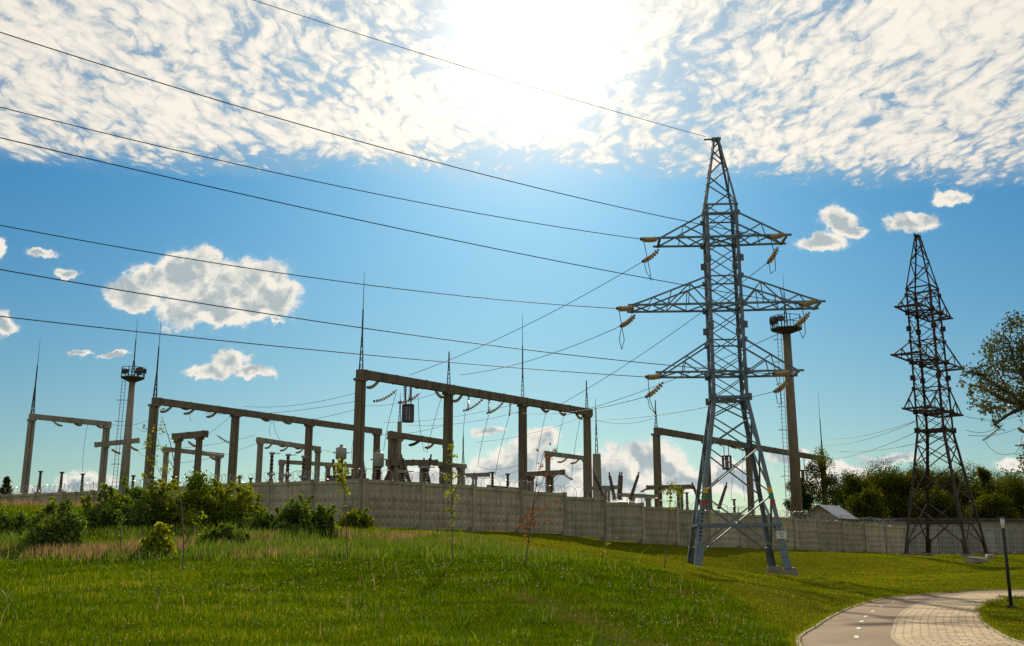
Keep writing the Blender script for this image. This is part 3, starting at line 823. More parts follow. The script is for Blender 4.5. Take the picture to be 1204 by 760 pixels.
sapling('very small green shoot on the slope before the fence', 33, [(706, 662), (709, 648), (712, 634)], [(712, 640, 4), (709, 648, 4), (724, 634, 3)], 'leaf_fresh', .08, 40, 407)
sapling('dark bare young stem standing before the wide bush', 33, [(142, 650), (142, 630), (143, 605)], [(142, 612, 5), (143, 622, 5), (142, 632, 5), (140, 602, 4)], 'leaf_bush', .09, 120, 408)

# ------------------------------------------------------------------ concrete fence
def panel_mesh(L, H):
    """pressed concrete panel: plain top band, rows of shallow raised diamonds below"""
    mb = MB()
    t = .07
    mb.box((0, 0, H / 2), L, t * 2, H)
    for side in (-1, 1):
        y0 = side * (t + .002); dp = .05
        cols, rows = 9, 4
        w, h = (L - .16) / cols, (H * .70) / rows
        for i in range(cols):
            for j in range(rows):
                cx_, cz_ = -L / 2 + .08 + w * (i + .5), .06 + h * (j + .5)
                n = len(mb.v)
                mb.v += [(cx_ - w * .46, y0, cz_ - h * .46), (cx_ + w * .46, y0, cz_ - h * .46), (cx_ + w * .46, y0, cz_ + h * .46), (cx_ - w * .46, y0, cz_ + h * .46), (cx_, y0 + side * dp, cz_)]
                for q in ((0, 1), (1, 2), (2, 3), (3, 0)):
                    f = (n + q[0], n + q[1], n + 4)
                    mb.f.append(f if side < 0 else f[::-1])
        mb.box((0, side * (t + .022), H - .10), L - .02, .045, .16)
        for k in (-1, 1):
            n = len(mb.v); yy = side * (t + .004)
            mb.v += [(k * L * .27 - .09, yy, H - .62), (k * L * .27 + .09, yy, H - .62), (k * L * .27, side * (t + .05), H - .45)]
            mb.f.append((n, n + 1, n + 2) if side < 0 else (n, n + 2, n + 1))
    return mb
def fence(label, p0, d, L, n, mat, razor, top_fn, name='concrete_fence'):
    f = thing(name, label, 'fence', (p0.x, p0.y, 0), 0)
    step = L / n
    rz = math.atan2(d.y, d.x)
    me = None
    coil = MB()
    for i in range(n):
        s = (i + .5) * step
        w = top_fn(s)
        loc = (p0.x + d.x * s, p0.y + d.y * s)
        if me is None:
            pn = panel_mesh(step - .10, WALLH).build('panel', mat, f); me = pn.data
        else:
            pn = bpy.data.objects.new('panel', me); COL.objects.link(pn); pn.parent = f
        tilt = rnd.uniform(-.006, .006)
        pn.location = (loc[0] - p0.x, loc[1] - p0.y, w - WALLH)
        pn.rotation_euler = (rnd.uniform(-.008, .008), tilt, rz)
    pme = bme = None
    for i in range(n + 1):
        s = i * step
        w = max(top_fn(max(0, s - step * .5)), top_fn(min(L, s + step * .5)))
        X, Y = d.x * s, d.y * s
        if pme is None:
            a = MB(); a.box((0, 0, WALLH / 2 + .02), .22, .26, WALLH + .14)
            po = a.build('post', mat, f); pme = po.data
            a = MB(); a.box((0, 0, 0), .9, .75, .36, 0, .8)
            bo = a.build('footing', M['block'], f); bme = bo.data
        else:
            po = bpy.data.objects.new('post', pme); COL.objects.link(po); po.parent = f
            bo = bpy.data.objects.new('footing', bme); COL.objects.link(bo); bo.parent = f
        po.location = (X, Y, w - WALLH - .04); po.rotation_euler = (0, 0, rz)
        bo.location = (X, Y, g1(p0.x + X, p0.y + Y) + .05); bo.rotation_euler = (0, 0, rz + rnd.uniform(-.1, .1))
    if razor:
        pts = []
        s, ph = 0.0, 0.0
        nn = Vector((-d.y, d.x, 0))
        while s < razor:
            z = np.interp(s, [k * step + step / 2 for k in range(n)], [top_fn(k * step + step / 2) for k in range(n)])
            rr = .26 + .05 * math.sin(s * 1.7) + .03 * math.sin(s * 4.1)
            q = Vector((d.x * s, d.y * s, z + .27)) + nn * math.cos(ph) * rr + Vector((0, 0, math.sin(ph) * rr)) + d * .08 * math.sin(ph * .37)
            pts.append(q)
            s += .034 + .014 * math.sin(s * .9); ph += .42
        coil.tube(pts, .013, 3, False).build('razor_wire', M['wire_razor'], f)
        st = MB()
        for k in range(n + 1):
            s = min(k * step, razor)
            z = top_fn(min(max(s, step / 2), L - step / 2))
            st.bar(Vector((d.x * s, d.y * s, z)), Vector((d.x * s, d.y * s, z + .62)), .03)
        st.build('wire_bracket', M['steel_grey'], f)
    return f
fence('long weathered concrete panel fence stepping down to the pylons', WALL_R[0], wr_dir, wr_len, 16, M['fence'], wr_len * .97, lambda s: wall_point(WALL_R[0], wr_dir, s).z)
nL = int(round(wl_len / 3.66))
WL0 = WALL_R[0] + wl_dir * .3
fence('grey concrete panel fence running behind the bushes', WL0, wl_dir, wl_len, nL, M['fence'], wl_len * .98, lambda s: wall_point(WALL_R[0], wl_dir, s).z)
WF0 = far_end + wr_dir * .35
wf_end = P(1201, 622, 103); wf_dir = wf_end - WF0; wf_dir.z = 0; wf_len = wf_dir.length; wf_dir.normalize()
def far_top(s):
    q = WF0 + wf_dir * s
    return q.z * 0 + far_end.z + (wf_end.z - far_end.z) * s / wf_len
fence('paler concrete panel fence behind the legs of the brown pylon', WF0, wf_dir, wf_len, 8, M['fence_pale'], 0, far_top)

# ------------------------------------------------------------------ shed and long building behind the fence
p = P(985, 603, 112); rx_ = 3.3
sx0 = P(944, 603, 112).x; sx1 = P(1012, 603, 112).x
zE, zR, zb = P(985, 607.5, 112).z, P(985, 594, 112).z, g1(p.x, 112)
sh = thing('shed', 'small wooden shed with grey sheet gable roof behind the fence', 'shed', (P(975, 603, 114).x, 114, zb), R(52))
W_, D_ = 5.6, 3.6
hE, hR = zE - zb, zR - zb
a = MB()
n = 0
a.v = [(-W_ / 2, -D_ / 2, -.2), (W_ / 2, -D_ / 2, -.2), (W_ / 2, D_ / 2, -.2), (-W_ / 2, D_ / 2, -.2), (-W_ / 2, -D_ / 2, hE), (W_ / 2, -D_ / 2, hE), (W_ / 2, D_ / 2, hE), (-W_ / 2, D_ / 2, hE), (-W_ / 2, 0, hR - .05), (W_ / 2, 0, hR - .05)]
a.f = [(0, 1, 5, 4), (2, 3, 7, 6), (3, 0, 4, 8, 7), (1, 2, 6, 9, 5)]
a.build('wall', M['shed_wall'], sh)
rf = MB()
for s in (-1, 1):
    k = 40
    for i in range(k):
        x0, x1 = -W_ / 2 - .35 + (W_ + .7) * i / k, -W_ / 2 - .35 + (W_ + .7) * (i + 1) / k
        dz0, dz1 = (.03, 0) if i % 2 else (0, .03)
        n = len(rf.v); sl = (hR - hE) / (D_ / 2)
        rf.v += [(x0, 0, hR + dz0), (x1, 0, hR + dz1), (x1, s * (D_ / 2 + .4), hE - sl * .4 + dz1), (x0, s * (D_ / 2 + .4), hE - sl * .4 + dz0)]
        rf.f.append((n, n + 1, n + 2, n + 3) if s < 0 else (n, n + 3, n + 2, n + 1))
rfo = rf.build('roof', M['shed_roof'], sh)
so = rfo.modifiers.new('thick', 'SOLIDIFY'); so.thickness = .04
a = MB(); a.box((-W_ / 2 - .02, 0, hE * .5), .05, 1.2, 2.0); a.build('door', M['shed_wall'], sh)
q0, q1 = P(1008, 609, 122), P(1260, 611, 128)
dd = q1 - q0; dd.z = 0; LL = dd.length; dd.normalize()
zb = g1(q0.x, 122)
lbld = thing('garage_row', 'long low masonry building with dark flat roof behind the pale fence', 'building', (q0.x, q0.y, zb), math.atan2(dd.y, dd.x))
hh = q0.z - zb
a = MB(); a.box((LL / 2, 3, (hh - .3) / 2), LL, 6, hh - .3); a.build('wall', M['garage_wall'], lbld)
a = MB(); a.box((LL / 2, 3, hh - .12), LL + .8, 6.9, .30); a.build('roof', M['garage_roof'], lbld)
for i in range(int(LL / 4.2)):
    a = MB(); a.box((2.2 + i * 4.2, -.03, 1.25), 2.6, .07, 2.4); a.build('gate', M['garage_roof'], lbld)

# ------------------------------------------------------------------ lattice pylons
YT = 58.0
def ZT(py, Y=YT): return P(CX, py, Y).z
def pylon(label, x, y, z0, yaw, mat, ground, markers=False, sizes=(2.58, 1.02, .95, .16), arms=(3.75, 5.45, 3.95), name='lattice_pylon', ws=1.0):
    t = thing(name, label, 'pylon', (x, y, z0), yaw, 'lattice power pylons')
    hb, hw_, ht, hp = sizes
    zw, ztop, zp = 9.6, 21.4, 26.0
    A = [(19.35, 20.85, arms[0]), (15.2, 16.9, arms[1]), (11.1, 13.0, arms[2])]
    def hw(z):
        return float(np.interp(z, [0, zw, ztop, zp], [hb, hw_, ht, hp]))
    def corner(sx, sy, z):
        w = hw(z); return Vector((sx * w, sy * w, z))
    for sx in (-1, 1):
        for sy in (-1, 1):
            m = MB()
            for za, zb_, w in ((0, zw, .23), (zw, ztop, .18), (ztop, zp, .11)):
                p_, q_ = corner(sx, sy, za), corner(sx, sy, zb_)
                m.plate(p_, q_, (-sx, 0, 0), w * ws, .03); m.plate(p_, q_, (0, -sy, 0), w * ws, .03)
            c = corner(sx, sy, 0)
            # splayed shoe of the leg
            m.plate(c + Vector((0, 0, -.02)), corner(sx, sy, 1.1), (-sx, 0, 0), .40 * ws, .04)
            m.plate(c + Vector((0, 0, -.02)), corner(sx, sy, 1.1), (0, -sy, 0), .40 * ws, .04)
            m.box(c + Vector((-sx * .1, -sy * .1, -.03)), .6, .6, .06)
            if sx < 0 and sy < 0:
                for k in range(52):
                    q_ = corner(sx, sy, 1.6 + k * .45); m.bar(q_, q_ + Vector((-.17, 0, 0)), .025)
            lg = m.build('leg', mat, t)
            if markers and sy < 0:
                for k, mk_ in enumerate(('plate_yellow', 'plate_green', 'plate_red')):
                    q_ = corner(sx, sy, 4.2 - k * .34)
                    a = MB(); a.box(q_ + Vector((-sx * .13, -.035, 0)), .26, .02, .30); a.build('phase_plate', M[mk_], lg)
                if sx > 0:
                    q_ = corner(sx, sy, 1.75)
                    a = MB(); a.box(q_ + Vector((-.1, -.05, 0)), .52, .02, .40); sg = a.build('number_plate', M['plate_white'], lg)
                    a = MB()
                    for k in range(3): a.box(q_ + Vector((-.1, -.064, .10 - k * .1)), .36 - .08 * k, .004, .035)
                    a.build('lettering', M['ink'], sg)
                else:
                    a = MB()
                    for k in range(9):
                        q_ = corner(sx, sy, 3.1 - k * .2); a.box(q_ + Vector((.13, -.024, 0)), .10 + .05 * (k % 2), .006, .11)
                    a.build('stencilled_numbers', M['ink'], lg)
            gx_, gy_ = c.x - sx * .1, c.y - sy * .1
            ca, sa = math.cos(yaw), math.sin(yaw)
            zg = g1(x + gx_ * ca - gy_ * sa, y + gx_ * sa + gy_ * ca) - z0
            a = MB(); a.box((gx_, gy_, (-.06 + zg - .5) / 2), .74, .74, -.06 - (zg - .5), .05)
            a.build('foundation', M['block'], t)
    faces = [(0, -1), (0, 1), (-1, 0), (1, 0)]
    def face_corners(f, z):
        if f[0] == 0: return corner(-1, f[1], z), corner(1, f[1], z)
        return corner(f[0], -1, z), corner(f[0], 1, z)
    def X(m, zs, w, ref=True):
        for f in faces:
            off = Vector((f[0], f[1], 0)) * -.04
            for i, (za, zb_) in enumerate(zip(zs, zs[1:])):
                a0, a1 = face_corners(f, za); b0, b1 = face_corners(f, zb_)
                m.bar(a0 + off, b1 + off, w * ws, w * .7); m.bar(a1 + off * 2.5, b0 + off * 2.5, w * ws, w * .7)
    def ring(m, z, w, diag=False):
        for f in faces:
            a0, a1 = face_corners(f, z); m.bar(a0, a1, w, w)
        if diag:
            m.bar(corner(-1, -1, z), corner(1, 1, z), w * .7); m.bar(corner(-1, 1, z), corner(1, -1, z), w * .7)
    def gusset(m, z, s):
        for f in faces:
            for q_ in face_corners(f, z):
                c = q_ * .985; c.z = z
                m.box(c + Vector((f[0], f[1], 0)) * .03, s if f[0] == 0 else .03, s if f[1] == 0 else .03, s)
    lo = MB()
    X(lo, [.55, 4.0], .115); X(lo, [4.0, 6.7, 8.5, zw], .10)
    ring(lo, 2.3, .17); ring(lo, zw, .15, True)
    lo.build('base_bracing', mat, t)
    bo = MB()
    n = 9
    X(bo, list(np.linspace(zw, ztop, n + 1)), .068)
    for zb_, zt_, _ in A:
        ring(bo, zb_, .12, True); ring(bo, zt_, .08)
        gusset(bo, zb_, .40); gusset(bo, zt_, .30)
    ring(bo, ztop, .10)
    for z in (zw, 13.9, 18.0): gusset(bo, z, .42)
    bo.build('body_bracing', mat, t)
    pk = MB()
    zs = [ztop, 22.7, 23.8, 24.7, 25.4, 25.9]
    for f in faces:
        for i, (za, zb_) in enumerate(zip(zs, zs[1:])):
            a0, a1 = face_corners(f, za); b0, b1 = face_corners(f, zb_)
            m_ = (a0, b1) if (i + (f[0] + f[1] > 0)) % 2 else (a1, b0)
            pk.bar(m_[0], m_[1], .07)
    pk.box((0, 0, zp), .55, .4, .12); pk.bar((-.75, 0, zp), (.3, 0, zp + .02), .09)
    pk.build('peak_bracing', mat, t)
    for zb_, zt_, L in A:
        for sx in (-1, 1):
            m = MB()
            w0, wt = hw(zb_), hw(zt_)
            tips = []
            for sy in (-1, 1):
                root = Vector((sx * w0, sy * w0, zb_)); tip = Vector((sx * (L + .3), sy * w0 * .92, zb_ + .02))
                m.bar(root, tip, .115, .115); tips.append(tip)
                up = Vector((sx * wt, sy * wt, zt_)); end = Vector((sx * (L - .1), sy * w0 * .92, zb_ + .05))
                m.bar(up, end, .09, .09)
                k = 4 if L > 5 else 2
                for i in range(1, k):
                    f_ = i / k
                    a_, b_ = root.lerp(tip, f_), up.lerp(end, f_)
                    m.bar(a_, b_, .055)
                    m.bar(root.lerp(tip, (i - 1) / k), b_, .07) if i % 2 else m.bar(up.lerp(end, (i - 1) / k), a_, .07)
                if L > 5: m.bar(up.lerp(end, (k - 1) / k), root.lerp(tip, .97), .05)
            k = 4 if L > 5 else 3
            for i in range(k):
                a_ = Vector((sx * (w0 + (L - w0) * i / k), w0 * (1 if i % 2 else -1) * .96, zb_))
                b_ = Vector((sx * (w0 + (L - w0) * (i + 1) / k), w0 * (-1 if i % 2 else 1) * .94, zb_))
                m.bar(a_, b_, .07)
            m.bar(Vector((sx * L, -w0 * .98, zb_)), Vector((sx * L, w0 * .98, zb_)), .15)
            m.build('crossarm', mat, t)
    return t
YAW1 = R(-4.8)
tx = P(864.5, 640, YT).x
T1 = pylon('near blue grey lattice pylon with three pairs of arms and coloured leg plates', tx, YT, .33, YAW1, M['steel_blue'], None, True)
Y2 = 79.0
t2x = P(1112, 640, Y2).x
T2 = pylon('brown rusted lattice pylon seen nearly end on behind the path', t2x, Y2, P(1112, 650, Y2).z, R(47.5), M['steel_rust'], None, False, (2.35, 1.06, .98, .17), (3.5, 5.0, 3.6), ws=.78)
Y3 = 111.0
T2.scale = (1, 1, .984)
T1.scale = (1, 1, .994)
T3 = pylon('farther pylon with only one arm showing past the airy tree', P(1256, 640, Y3).x, Y3, 1.2, R(4), M['steel_grey'], None, False, (2.3, 1.02, .95, .16), (3.75, 6.9, 3.95))

# ------------------------------------------------------------------ insulators and wires
def arc(p, q, sag, n):
    return [p.lerp(q, i / (n - 1)) - Vector((0, 0, sag * 4 * (i / (n - 1)) * (1 - i / (n - 1)))) for i in range(n)]
def insulator(label, p, q, r=.13, n=10, sag=.08, mat='insulator', group=None, loop=None):
    p, q = Vector(p), Vector(q)
    t = thing('insulator_string', label, 'insulator', p, 0, group)
    m = MB()
    ln = arc(Vector((0, 0, 0)), q - p, sag, n * 4 + 1)
    rs = []
    for i in range(len(ln)):
        rs.append((.16, 1.0, .55, .16)[i % 4] * r)
    m.tube(ln[2:-2], rs[2:-2], 8)
    m.build('glass_discs', M[mat], t)
    f = MB(); d = (ln[-1] - ln[-4]).normalized()
    f.tube([ln[0], ln[3]], .03, 6); f.build('end_fitting', M['dark_metal'], t)
    f = MB(); f.tube([ln[-4], ln[-1] + d * .12], .035, 6); f.box(ln[-1] + d * .1, .12, .12, .16)
    f.build('wire_clamp', M['dark_metal'], t)
    if loop:
        MB().tube([Vector(a) - p for a in loop], .022, 5).build('jumper_loop', M['wire'], t)
    return t
def tube_thing(name, label, cat, pts, r, group=None, mat='wire', n=5):
    p0 = Vector(pts[0])
    m = MB().tube([Vector(a) - p0 for a in pts], r, n)
    o = m.build(name, M[mat], None, True); o.location = p0
    return tag(o, label, cat, group)
def sagwire(p, q, sag, n=24): return arc(Vector(p), Vector(q), sag, n)

# --- incoming line: six conductors from the left, plus the earth wire on the peak
near, far = YT - 1.15, YT + 1.1
LV = [('upper', (755, 281.5), (773, 281), (905, 279), (921, 275.5)), ('middle', (727, 363), (745, 361.5), (942, 358.5), (958, 354)), ('lower', (761, 443.5), (777, 441.5), (911, 440), (928, 437))]
gi = 'amber insulator strings on the near pylon'
starts = {}
for lv, a0, a1, b0, b1 in LV:
    pe, pa = P(*a0, near - 1.0), P(*a1, near)
    insulator('amber insulator string stretched level from the %s arm on the wire side' % lv, pa, pe, .17, 7, .05, group=gi); starts[lv, 'l'] = pe
    pe, pa = P(*b0, near - 1.7), P(*b1, near - .9)
    insulator('amber insulator string lying level under the %s arm tip nearest the floodlight mast' % lv, pa, pe, .17, 7, .05, group=gi); starts[lv, 'r'] = pe
def fit_wire(a, mid, end, ext=1.55, n=40):
    """hanging wire from a through the sights mid and end, all in one vertical plane"""
    u = Vector((end.x - a.x, end.y - a.y, 0)); L = u.length; u.normalize()
    sm = Vector((mid.x - a.x, mid.y - a.y, 0)).dot(u)
    A_ = np.array([[sm, sm * sm], [L, L * L]]); c = np.linalg.solve(A_, [mid.z - a.z, end.z - a.z])
    return [Vector((a.x + u.x * s, a.y + u.y * s, a.z + c[0] * s + c[1] * s * s)) for s in np.linspace(0, L * ext, n)]
LD = Vector((-.84, -.54, 0)).normalized()
def plan_hit(a, px, py):
    """where the vertical plane of the wire from a meets the sight line through a photo point"""
    d = ray(px, py)
    k = d.x / d.y
    s = (k * a.y - a.x) / (LD.x - k * LD.y)
    q = a + LD * s
    return Vector((q.x, q.y, EYE + d.z * q.y / d.y))
gw = 'conductors of the incoming power line'
INC = [('upper', 'l', (400, 219.5), (0, 126), 'second wire down'), ('upper', 'r', (400, 160), (0, 38), 'highest full width wire, first'),
       ('middle', 'l', (400, 331), (0, 265), 'fourth wire down'), ('middle', 'r', (400, 254), (0, 162), 'third wire down'),
       ('lower', 'l', (400, 414.5), (0, 372), 'lowest wire, sixth down'), ('lower', 'r', (400, 382), (0, 317), 'fifth wire down')]
for lv, sd, mid, end, wh in INC:
    a = starts[lv, sd]
    tube_thing('power_line', 'dark conductor crossing the sky, ' + wh + ' where the wires leave view', 'wire', fit_wire(a, plan_hit(a, *mid), plan_hit(a, *end)), .022, gw)
a = P(830, 161, YT)
tube_thing('earth_wire', 'thin earth wire running from the pylon peak up through the sun glare', 'wire', fit_wire(a, plan_hit(a, 560, 83), plan_hit(a, 297, 0)), .017, gw)

# --- outgoing strings, jumper loops and wires to the gantries
OUT = [('upper', (775, 293), (757, 307), [(757, 307), (760, 320), (766, 330), (764, 318), (757, 284)]), ('middle', (747, 370), (731, 383), [(731, 383), (728, 400), (731, 411), (734, 400), (728, 366)]), ('lower', (780, 449), (761, 466), [(761, 466), (764, 480), (770, 486), (764, 470), (762, 446)])]
OUR = [('upper', (915, 290), (904, 308), [(904, 308), (906, 322), (912, 318), (911, 300), (906, 281)]), ('middle', (952, 367), (937, 382), [(937, 382), (944, 398), (947, 392), (946, 376), (943, 361)]), ('lower', (927, 447), (912, 460), [(912, 460), (914, 474), (919, 476), (918, 460), (912, 443)])]
souts = {}
for lst, sd, wh in ((OUT, 'l', 'on the wire side'), (OUR, 'r', 'beside the floodlight mast')):
    for lv, a, b_, lp in lst:
        dy = 0 if sd == 'l' else -1.0
        pa, pe = P(*a, far + dy), P(*b_, far + dy + 1.1)
        loop = [P(lx, ly, far + dy + 1.1 - 3.2 * (k / 4) ** 1.5) for k, (lx, ly) in enumerate(lp)]
        insulator('amber string slanting from the %s arm %s above a wire loop' % (lv, wh), pa, pe, .17, 7, .10, group=gi, loop=loop); souts[lv, sd] = pe
# ------------------------------------------------------------------ gantries
def plan_on_line(p0, p1, px, py):
    d = ray(px, py); k = d.x / d.y
    dx, dy = p1.x - p0.x, p1.y - p0.y
    t = (k * p0.y - p0.x) / (dx - k * dy)
    return p0.lerp(p1, t)
def lattice_rod(m, needle, base, h_lat, h_rod, h_needle, lean=(0, 0), w=.36):
    """small lattice foot, tube, then a thin needle"""
    b = Vector(base)
    up = Vector((lean[0], lean[1], 1)).normalized()
    t1 = b + up * h_lat
    for i in range(4):
        a = math.pi / 4 + i * math.pi / 2
        o = Vector((math.cos(a), math.sin(a), 0)) * w / 2
        m.bar(b + o, t1 + o * .3, .05)
        for k in range(5):
            a2 = a + math.pi / 2; o2 = Vector((math.cos(a2), math.sin(a2), 0)) * w / 2
            f0, f1 = k / 5, (k + 1) / 5
            m.bar((b + o).lerp(t1 + o * .3, f0), (b + o2).lerp(t1 + o2 * .3, f1), .03)
    m.tube([b + up * h_lat * .8, t1 + up * h_rod], [.075, .055], 6)
    needle.tube([t1 + up * h_rod, t1 + up * (h_rod + h_needle)], [.03, .014], 5)
def gantry(label, p0, p1, posts, mat, bw=.4, bh=.5, pw=.6, rods=(), over=(.5, .5), name='busbar_gantry', group='concrete busbar gantries'):
    """beam from p0 to p1 (tops), posts = sights on the beam line; rods = (post number, top py, kink py's)"""
    t = thing(name, label, 'gantry', (p0.x, p0.y, g1(p0.x, p0.y)), 0, group)
    o = Vector(t.location)
    d = (p1 - p0); u = Vector((d.x, d.y, 0)).normalized(); dn = d.normalized()
    m = MB(); a_, b_ = p0 - dn * over[0] - Vector((0, 0, bh / 2)), p1 + dn * over[1] - Vector((0, 0, bh / 2))
    m.bar(a_ - o, b_ - o, bw, bh)
    nseg = max(2, int(d.length / 3))
    for k in range(nseg + 1):
        c = a_.lerp(b_, .02 + .96 * k / nseg) - o
        m.box(c, .12, bw + .05, bh + .06, math.atan2(u.y, u.x))
    m.build('beam', M[mat], t)
    rz = math.atan2(u.y, u.x)
    for i, (px, py) in enumerate(posts):
        q = plan_on_line(p0, p1, px, py)
        zg = g1(q.x, q.y) - .3
        h = q.z - bh - zg
        m = MB()
        for s in (-1, 1):
            c = q + u * s * pw * .26
            m.box(Vector((c.x, c.y, zg + h / 2)) - o, pw * .46, pw * .62, h, rz, .86)
        m.box(Vector((q.x, q.y, q.z - bh - .10)) - o, pw * 1.12, pw * .9, .18, rz)
        po = m.build('post', M[mat], t)
        for (k, lat, rod, needle) in rods:
            if k != i: continue
            m = MB(); nd = MB()
            za, zb_, zc = P(px, lat, q.y).z - q.z, P(px, rod, q.y).z - q.z, P(px, needle, q.y).z - q.z
            lattice_rod(m, nd, Vector((q.x, q.y, q.z)) - o, za, zb_ - za, zc - zb_)
            rd = m.build('lightning_rod', M['dark_metal'], t)
            nd.build('needle', M['dark_metal'], rd)
    return t
A0, A1 = P(425, 435, 71), P(691, 481, 93)
gantry('tall brown concrete gantry with four posts, largest in the substation', A0, A1, [(424.5, 437), (527.5, 452), (614.5, 468), (690, 482)], 'concrete_dark', .5, .62, .74,
       [(0, 396, 364, 320), (1, 428, 414, 413), (2, 440, 407, 369), (3, 462, 448, 447)], (.3, .5))
B0, B1 = P(184, 468, 86), P(444, 504, 110)
gantry('long brown concrete gantry with four posts behind the sapling', B0, B1, [(182, 470), (277.5, 481), (364, 493), (443.5, 504)], 'concrete_dark', .5, .58, .74, [(0, 440, 408, 371)], (.3, .5))
C0, C1 = P(40, 487, 97), P(127, 496, 102)
gantry('pale concrete gantry standing alone at the far end of the yard', C0, C1, [(38, 488), (126, 496)], 'concrete_light', .45, .5, .66, [(0, 456, 430, 400)], (.4, .3))
D0, D1 = P(772, 503, 102), P(968, 537, 135)
gantry('long brown gantry passing behind the near pylon', D0, D1, [(771.5, 504), (830, 514), (879.5, 522), (967, 537)], 'concrete_dark', .5, .62, .82, [(0, 484, 471, 470), (2, 506, 492, 491), (3, 518, 492, 459)], (.2, .4))
gsmall = 'small low gantries in the yard'
def small(label, a, b, posts, mat, bw=.4, bh=.45, pw=.55, rods=(), over=(.5, .5)):
    gantry(label, P(*a), P(*b), posts, mat, bw, bh, pw, rods, over, 'low_gantry', gsmall)
small('short dark two post gantry under the long gantry near the sapling', (208, 510, 86), (239, 507, 82), [(210.5, 512), (235, 508)], 'concrete_dark', .5, .5, .62)
small('pale low gantry seen behind the short dark gantry', (197, 526, 108), (258, 533, 112), [(196, 526), (257, 533)], 'concrete_light')
small('pale gantry with a row of insulators between two tall brown posts', (307, 515, 108), (372, 525, 114), [(306.5, 516), (374, 526)], 'concrete_light', .45, .5, .6)
small('low pale gantry behind the three dark bushing columns', (333, 541, 116), (418, 546, 122), [(331.5, 541), (386, 544), (416, 546)], 'concrete_light')
small('dark gantry hung with a green insulator between two tall posts', (463, 508, 84), (526, 518, 88), [(462, 509), (527, 519)], 'concrete_dark', .5, .45, .74)
small('low brown beam on stout columns just behind the fence corner', (462, 541, 76), (507, 541, 78), [(473, 541), (498, 541)], 'concrete_dark', .5, .42, .55)
small('pale low beam running past the second tall post', (506, 542, 84), (543, 546, 88), [(520, 543), (541, 546)], 'concrete_light', .4, .35, .5)
small('pale gantry with two hooked insulators beside the last tall post', (645, 531, 106), (690, 537, 112), [(644, 532), (688, 537)], 'concrete_light')
small('dark low beam on two posts below the pale hooked gantry', (619, 555, 80), (657, 553, 82), [(624, 554), (647, 553.5)], 'concrete_dark', .45, .38, .5)
small('low pale gantry in the gap between second and third tall posts', (546, 557, 92), (570, 556, 92), [(558, 557)], 'concrete_light', .4, .35, .5)
small('pale beam on one column right behind the last tall post', (699, 572, 92), (722, 571, 92), [(714, 571)], 'concrete_light', .4, .35, .5)
small('low pale beam joining the first post of the long gantry behind the pylon', (733, 580, 98), (768, 582, 100), [(743, 581), (762, 582)], 'concrete_light', .4, .35, .5)
small('brown short beam standing on one post beside the near pylon', (766, 571, 96), (809, 570, 96), [(799, 570)], 'concrete_dark', .45, .4, .6)
small('pale cross beam held by the pale gantry and the slim floodlight mast', (118, 520, 99), (158, 516, 99), [(125, 520)], 'concrete_light', .4, .45, .5)
small('low pale rail on short pillars behind the third tall post', (579, 571, 84), (612, 574, 86), [(583, 571), (606, 573)], 'concrete_light', .35, .25, .4)

# free standing pale lightning masts
def rod_mast(label, px, pyt, Y, lat, rod, needle, w=.6):
    q = P(px, pyt, Y); zg = g1(q.x, Y)
    t = thing('lightning_mast', label, 'mast', (q.x, Y, zg), 0, 'pale concrete lightning masts')
    h = q.z - zg
    a = MB(); a.box((0, 0, h / 2 - .15), w, w, h + .3, 0, .72); a.build('post', M['concrete_light'], t)
    m = MB(); nd = MB()
    za, zb_, zc = P(px, lat, Y).z - zg - h, P(px, rod, Y).z - zg - h, P(px, needle, Y).z - zg - h
    lattice_rod(m, nd, (0, 0, h), za, zb_ - za, zc - zb_)
    rd = m.build('lightning_rod', M['dark_metal'], t); nd.build('needle', M['dark_metal'], rd)
rod_mast('pale concrete mast with spike close behind the last tall post', 701.5, 534, 99, 500, 480, 468, 1.0)
rod_mast('slim pale mast with spike between the second and third tall posts', 544.5, 546, 104, 530, 515, 506, .55)
rod_mast('pale mast with spike hidden behind the hanging coil and dark gantry', 470, 496, 108, 475, 470, 462, .6)

# insulators on gantries, from sights: (attach, free end)
def g_ins(lst, p0, p1, gname, where, r=.13, n=9, sag=.18, dy=1.2):
    for k, (a, b_) in enumerate(lst):
        q = plan_on_line(p0, p1, *a)
        s = 1 if b_[0] > a[0] else -1
        pa = P(a[0], a[1], q.y); pe = P(b_[0], b_[1], q.y + (dy * s if abs(b_[0] - a[0]) > 4 else 0))
        insulator('%s insulator string listed along %s' % (ORD[k], where), pa, pe, r, n, sag, group=gname)
zx = lambda a: (400 + a[0] / 2.375, 300 + a[1] / 2.375)
zy = lambda a: (160 + a[0] / 2.375, 300 + a[1] / 2.375)
LA = [((110, 347), (78, 370)), ((135, 343), (163, 352)), ((158, 376), (98, 408)), ((195, 352), (222, 369)), ((222, 386), (167, 412)), ((263, 371), (285, 397)), ((342, 387), (318, 408)), ((402, 398), (348, 434)), ((458, 408), (413, 441)), ((560, 424), (580, 436)), ((611, 433), (628, 445)), ((658, 440), (674, 456)),
      ((180, 360), (181, 400)), ((197, 364), (194, 398)), ((359, 388), (357, 428)), ((416, 398), (415, 436)), ((475, 409), (473, 443))]
g_ins([(zx(a), zx(b_)) for a, b_ in LA], A0, A1, 'insulators on the tall gantry', 'the tall four post gantry')
LB = [((103, 418), (72, 438)), ((113, 413), (145, 430)), ((168, 424), (137, 443)), ((180, 420), (210, 436)), ((230, 432), (200, 452)), ((243, 430), (274, 443)), ((340, 444), (369, 463)), ((398, 452), (430, 471)), ((457, 460), (487, 475))]
g_ins([(zy(a), zy(b_)) for a, b_ in LB], B0, B1, 'insulators on the long gantry', 'the long gantry behind the sapling')
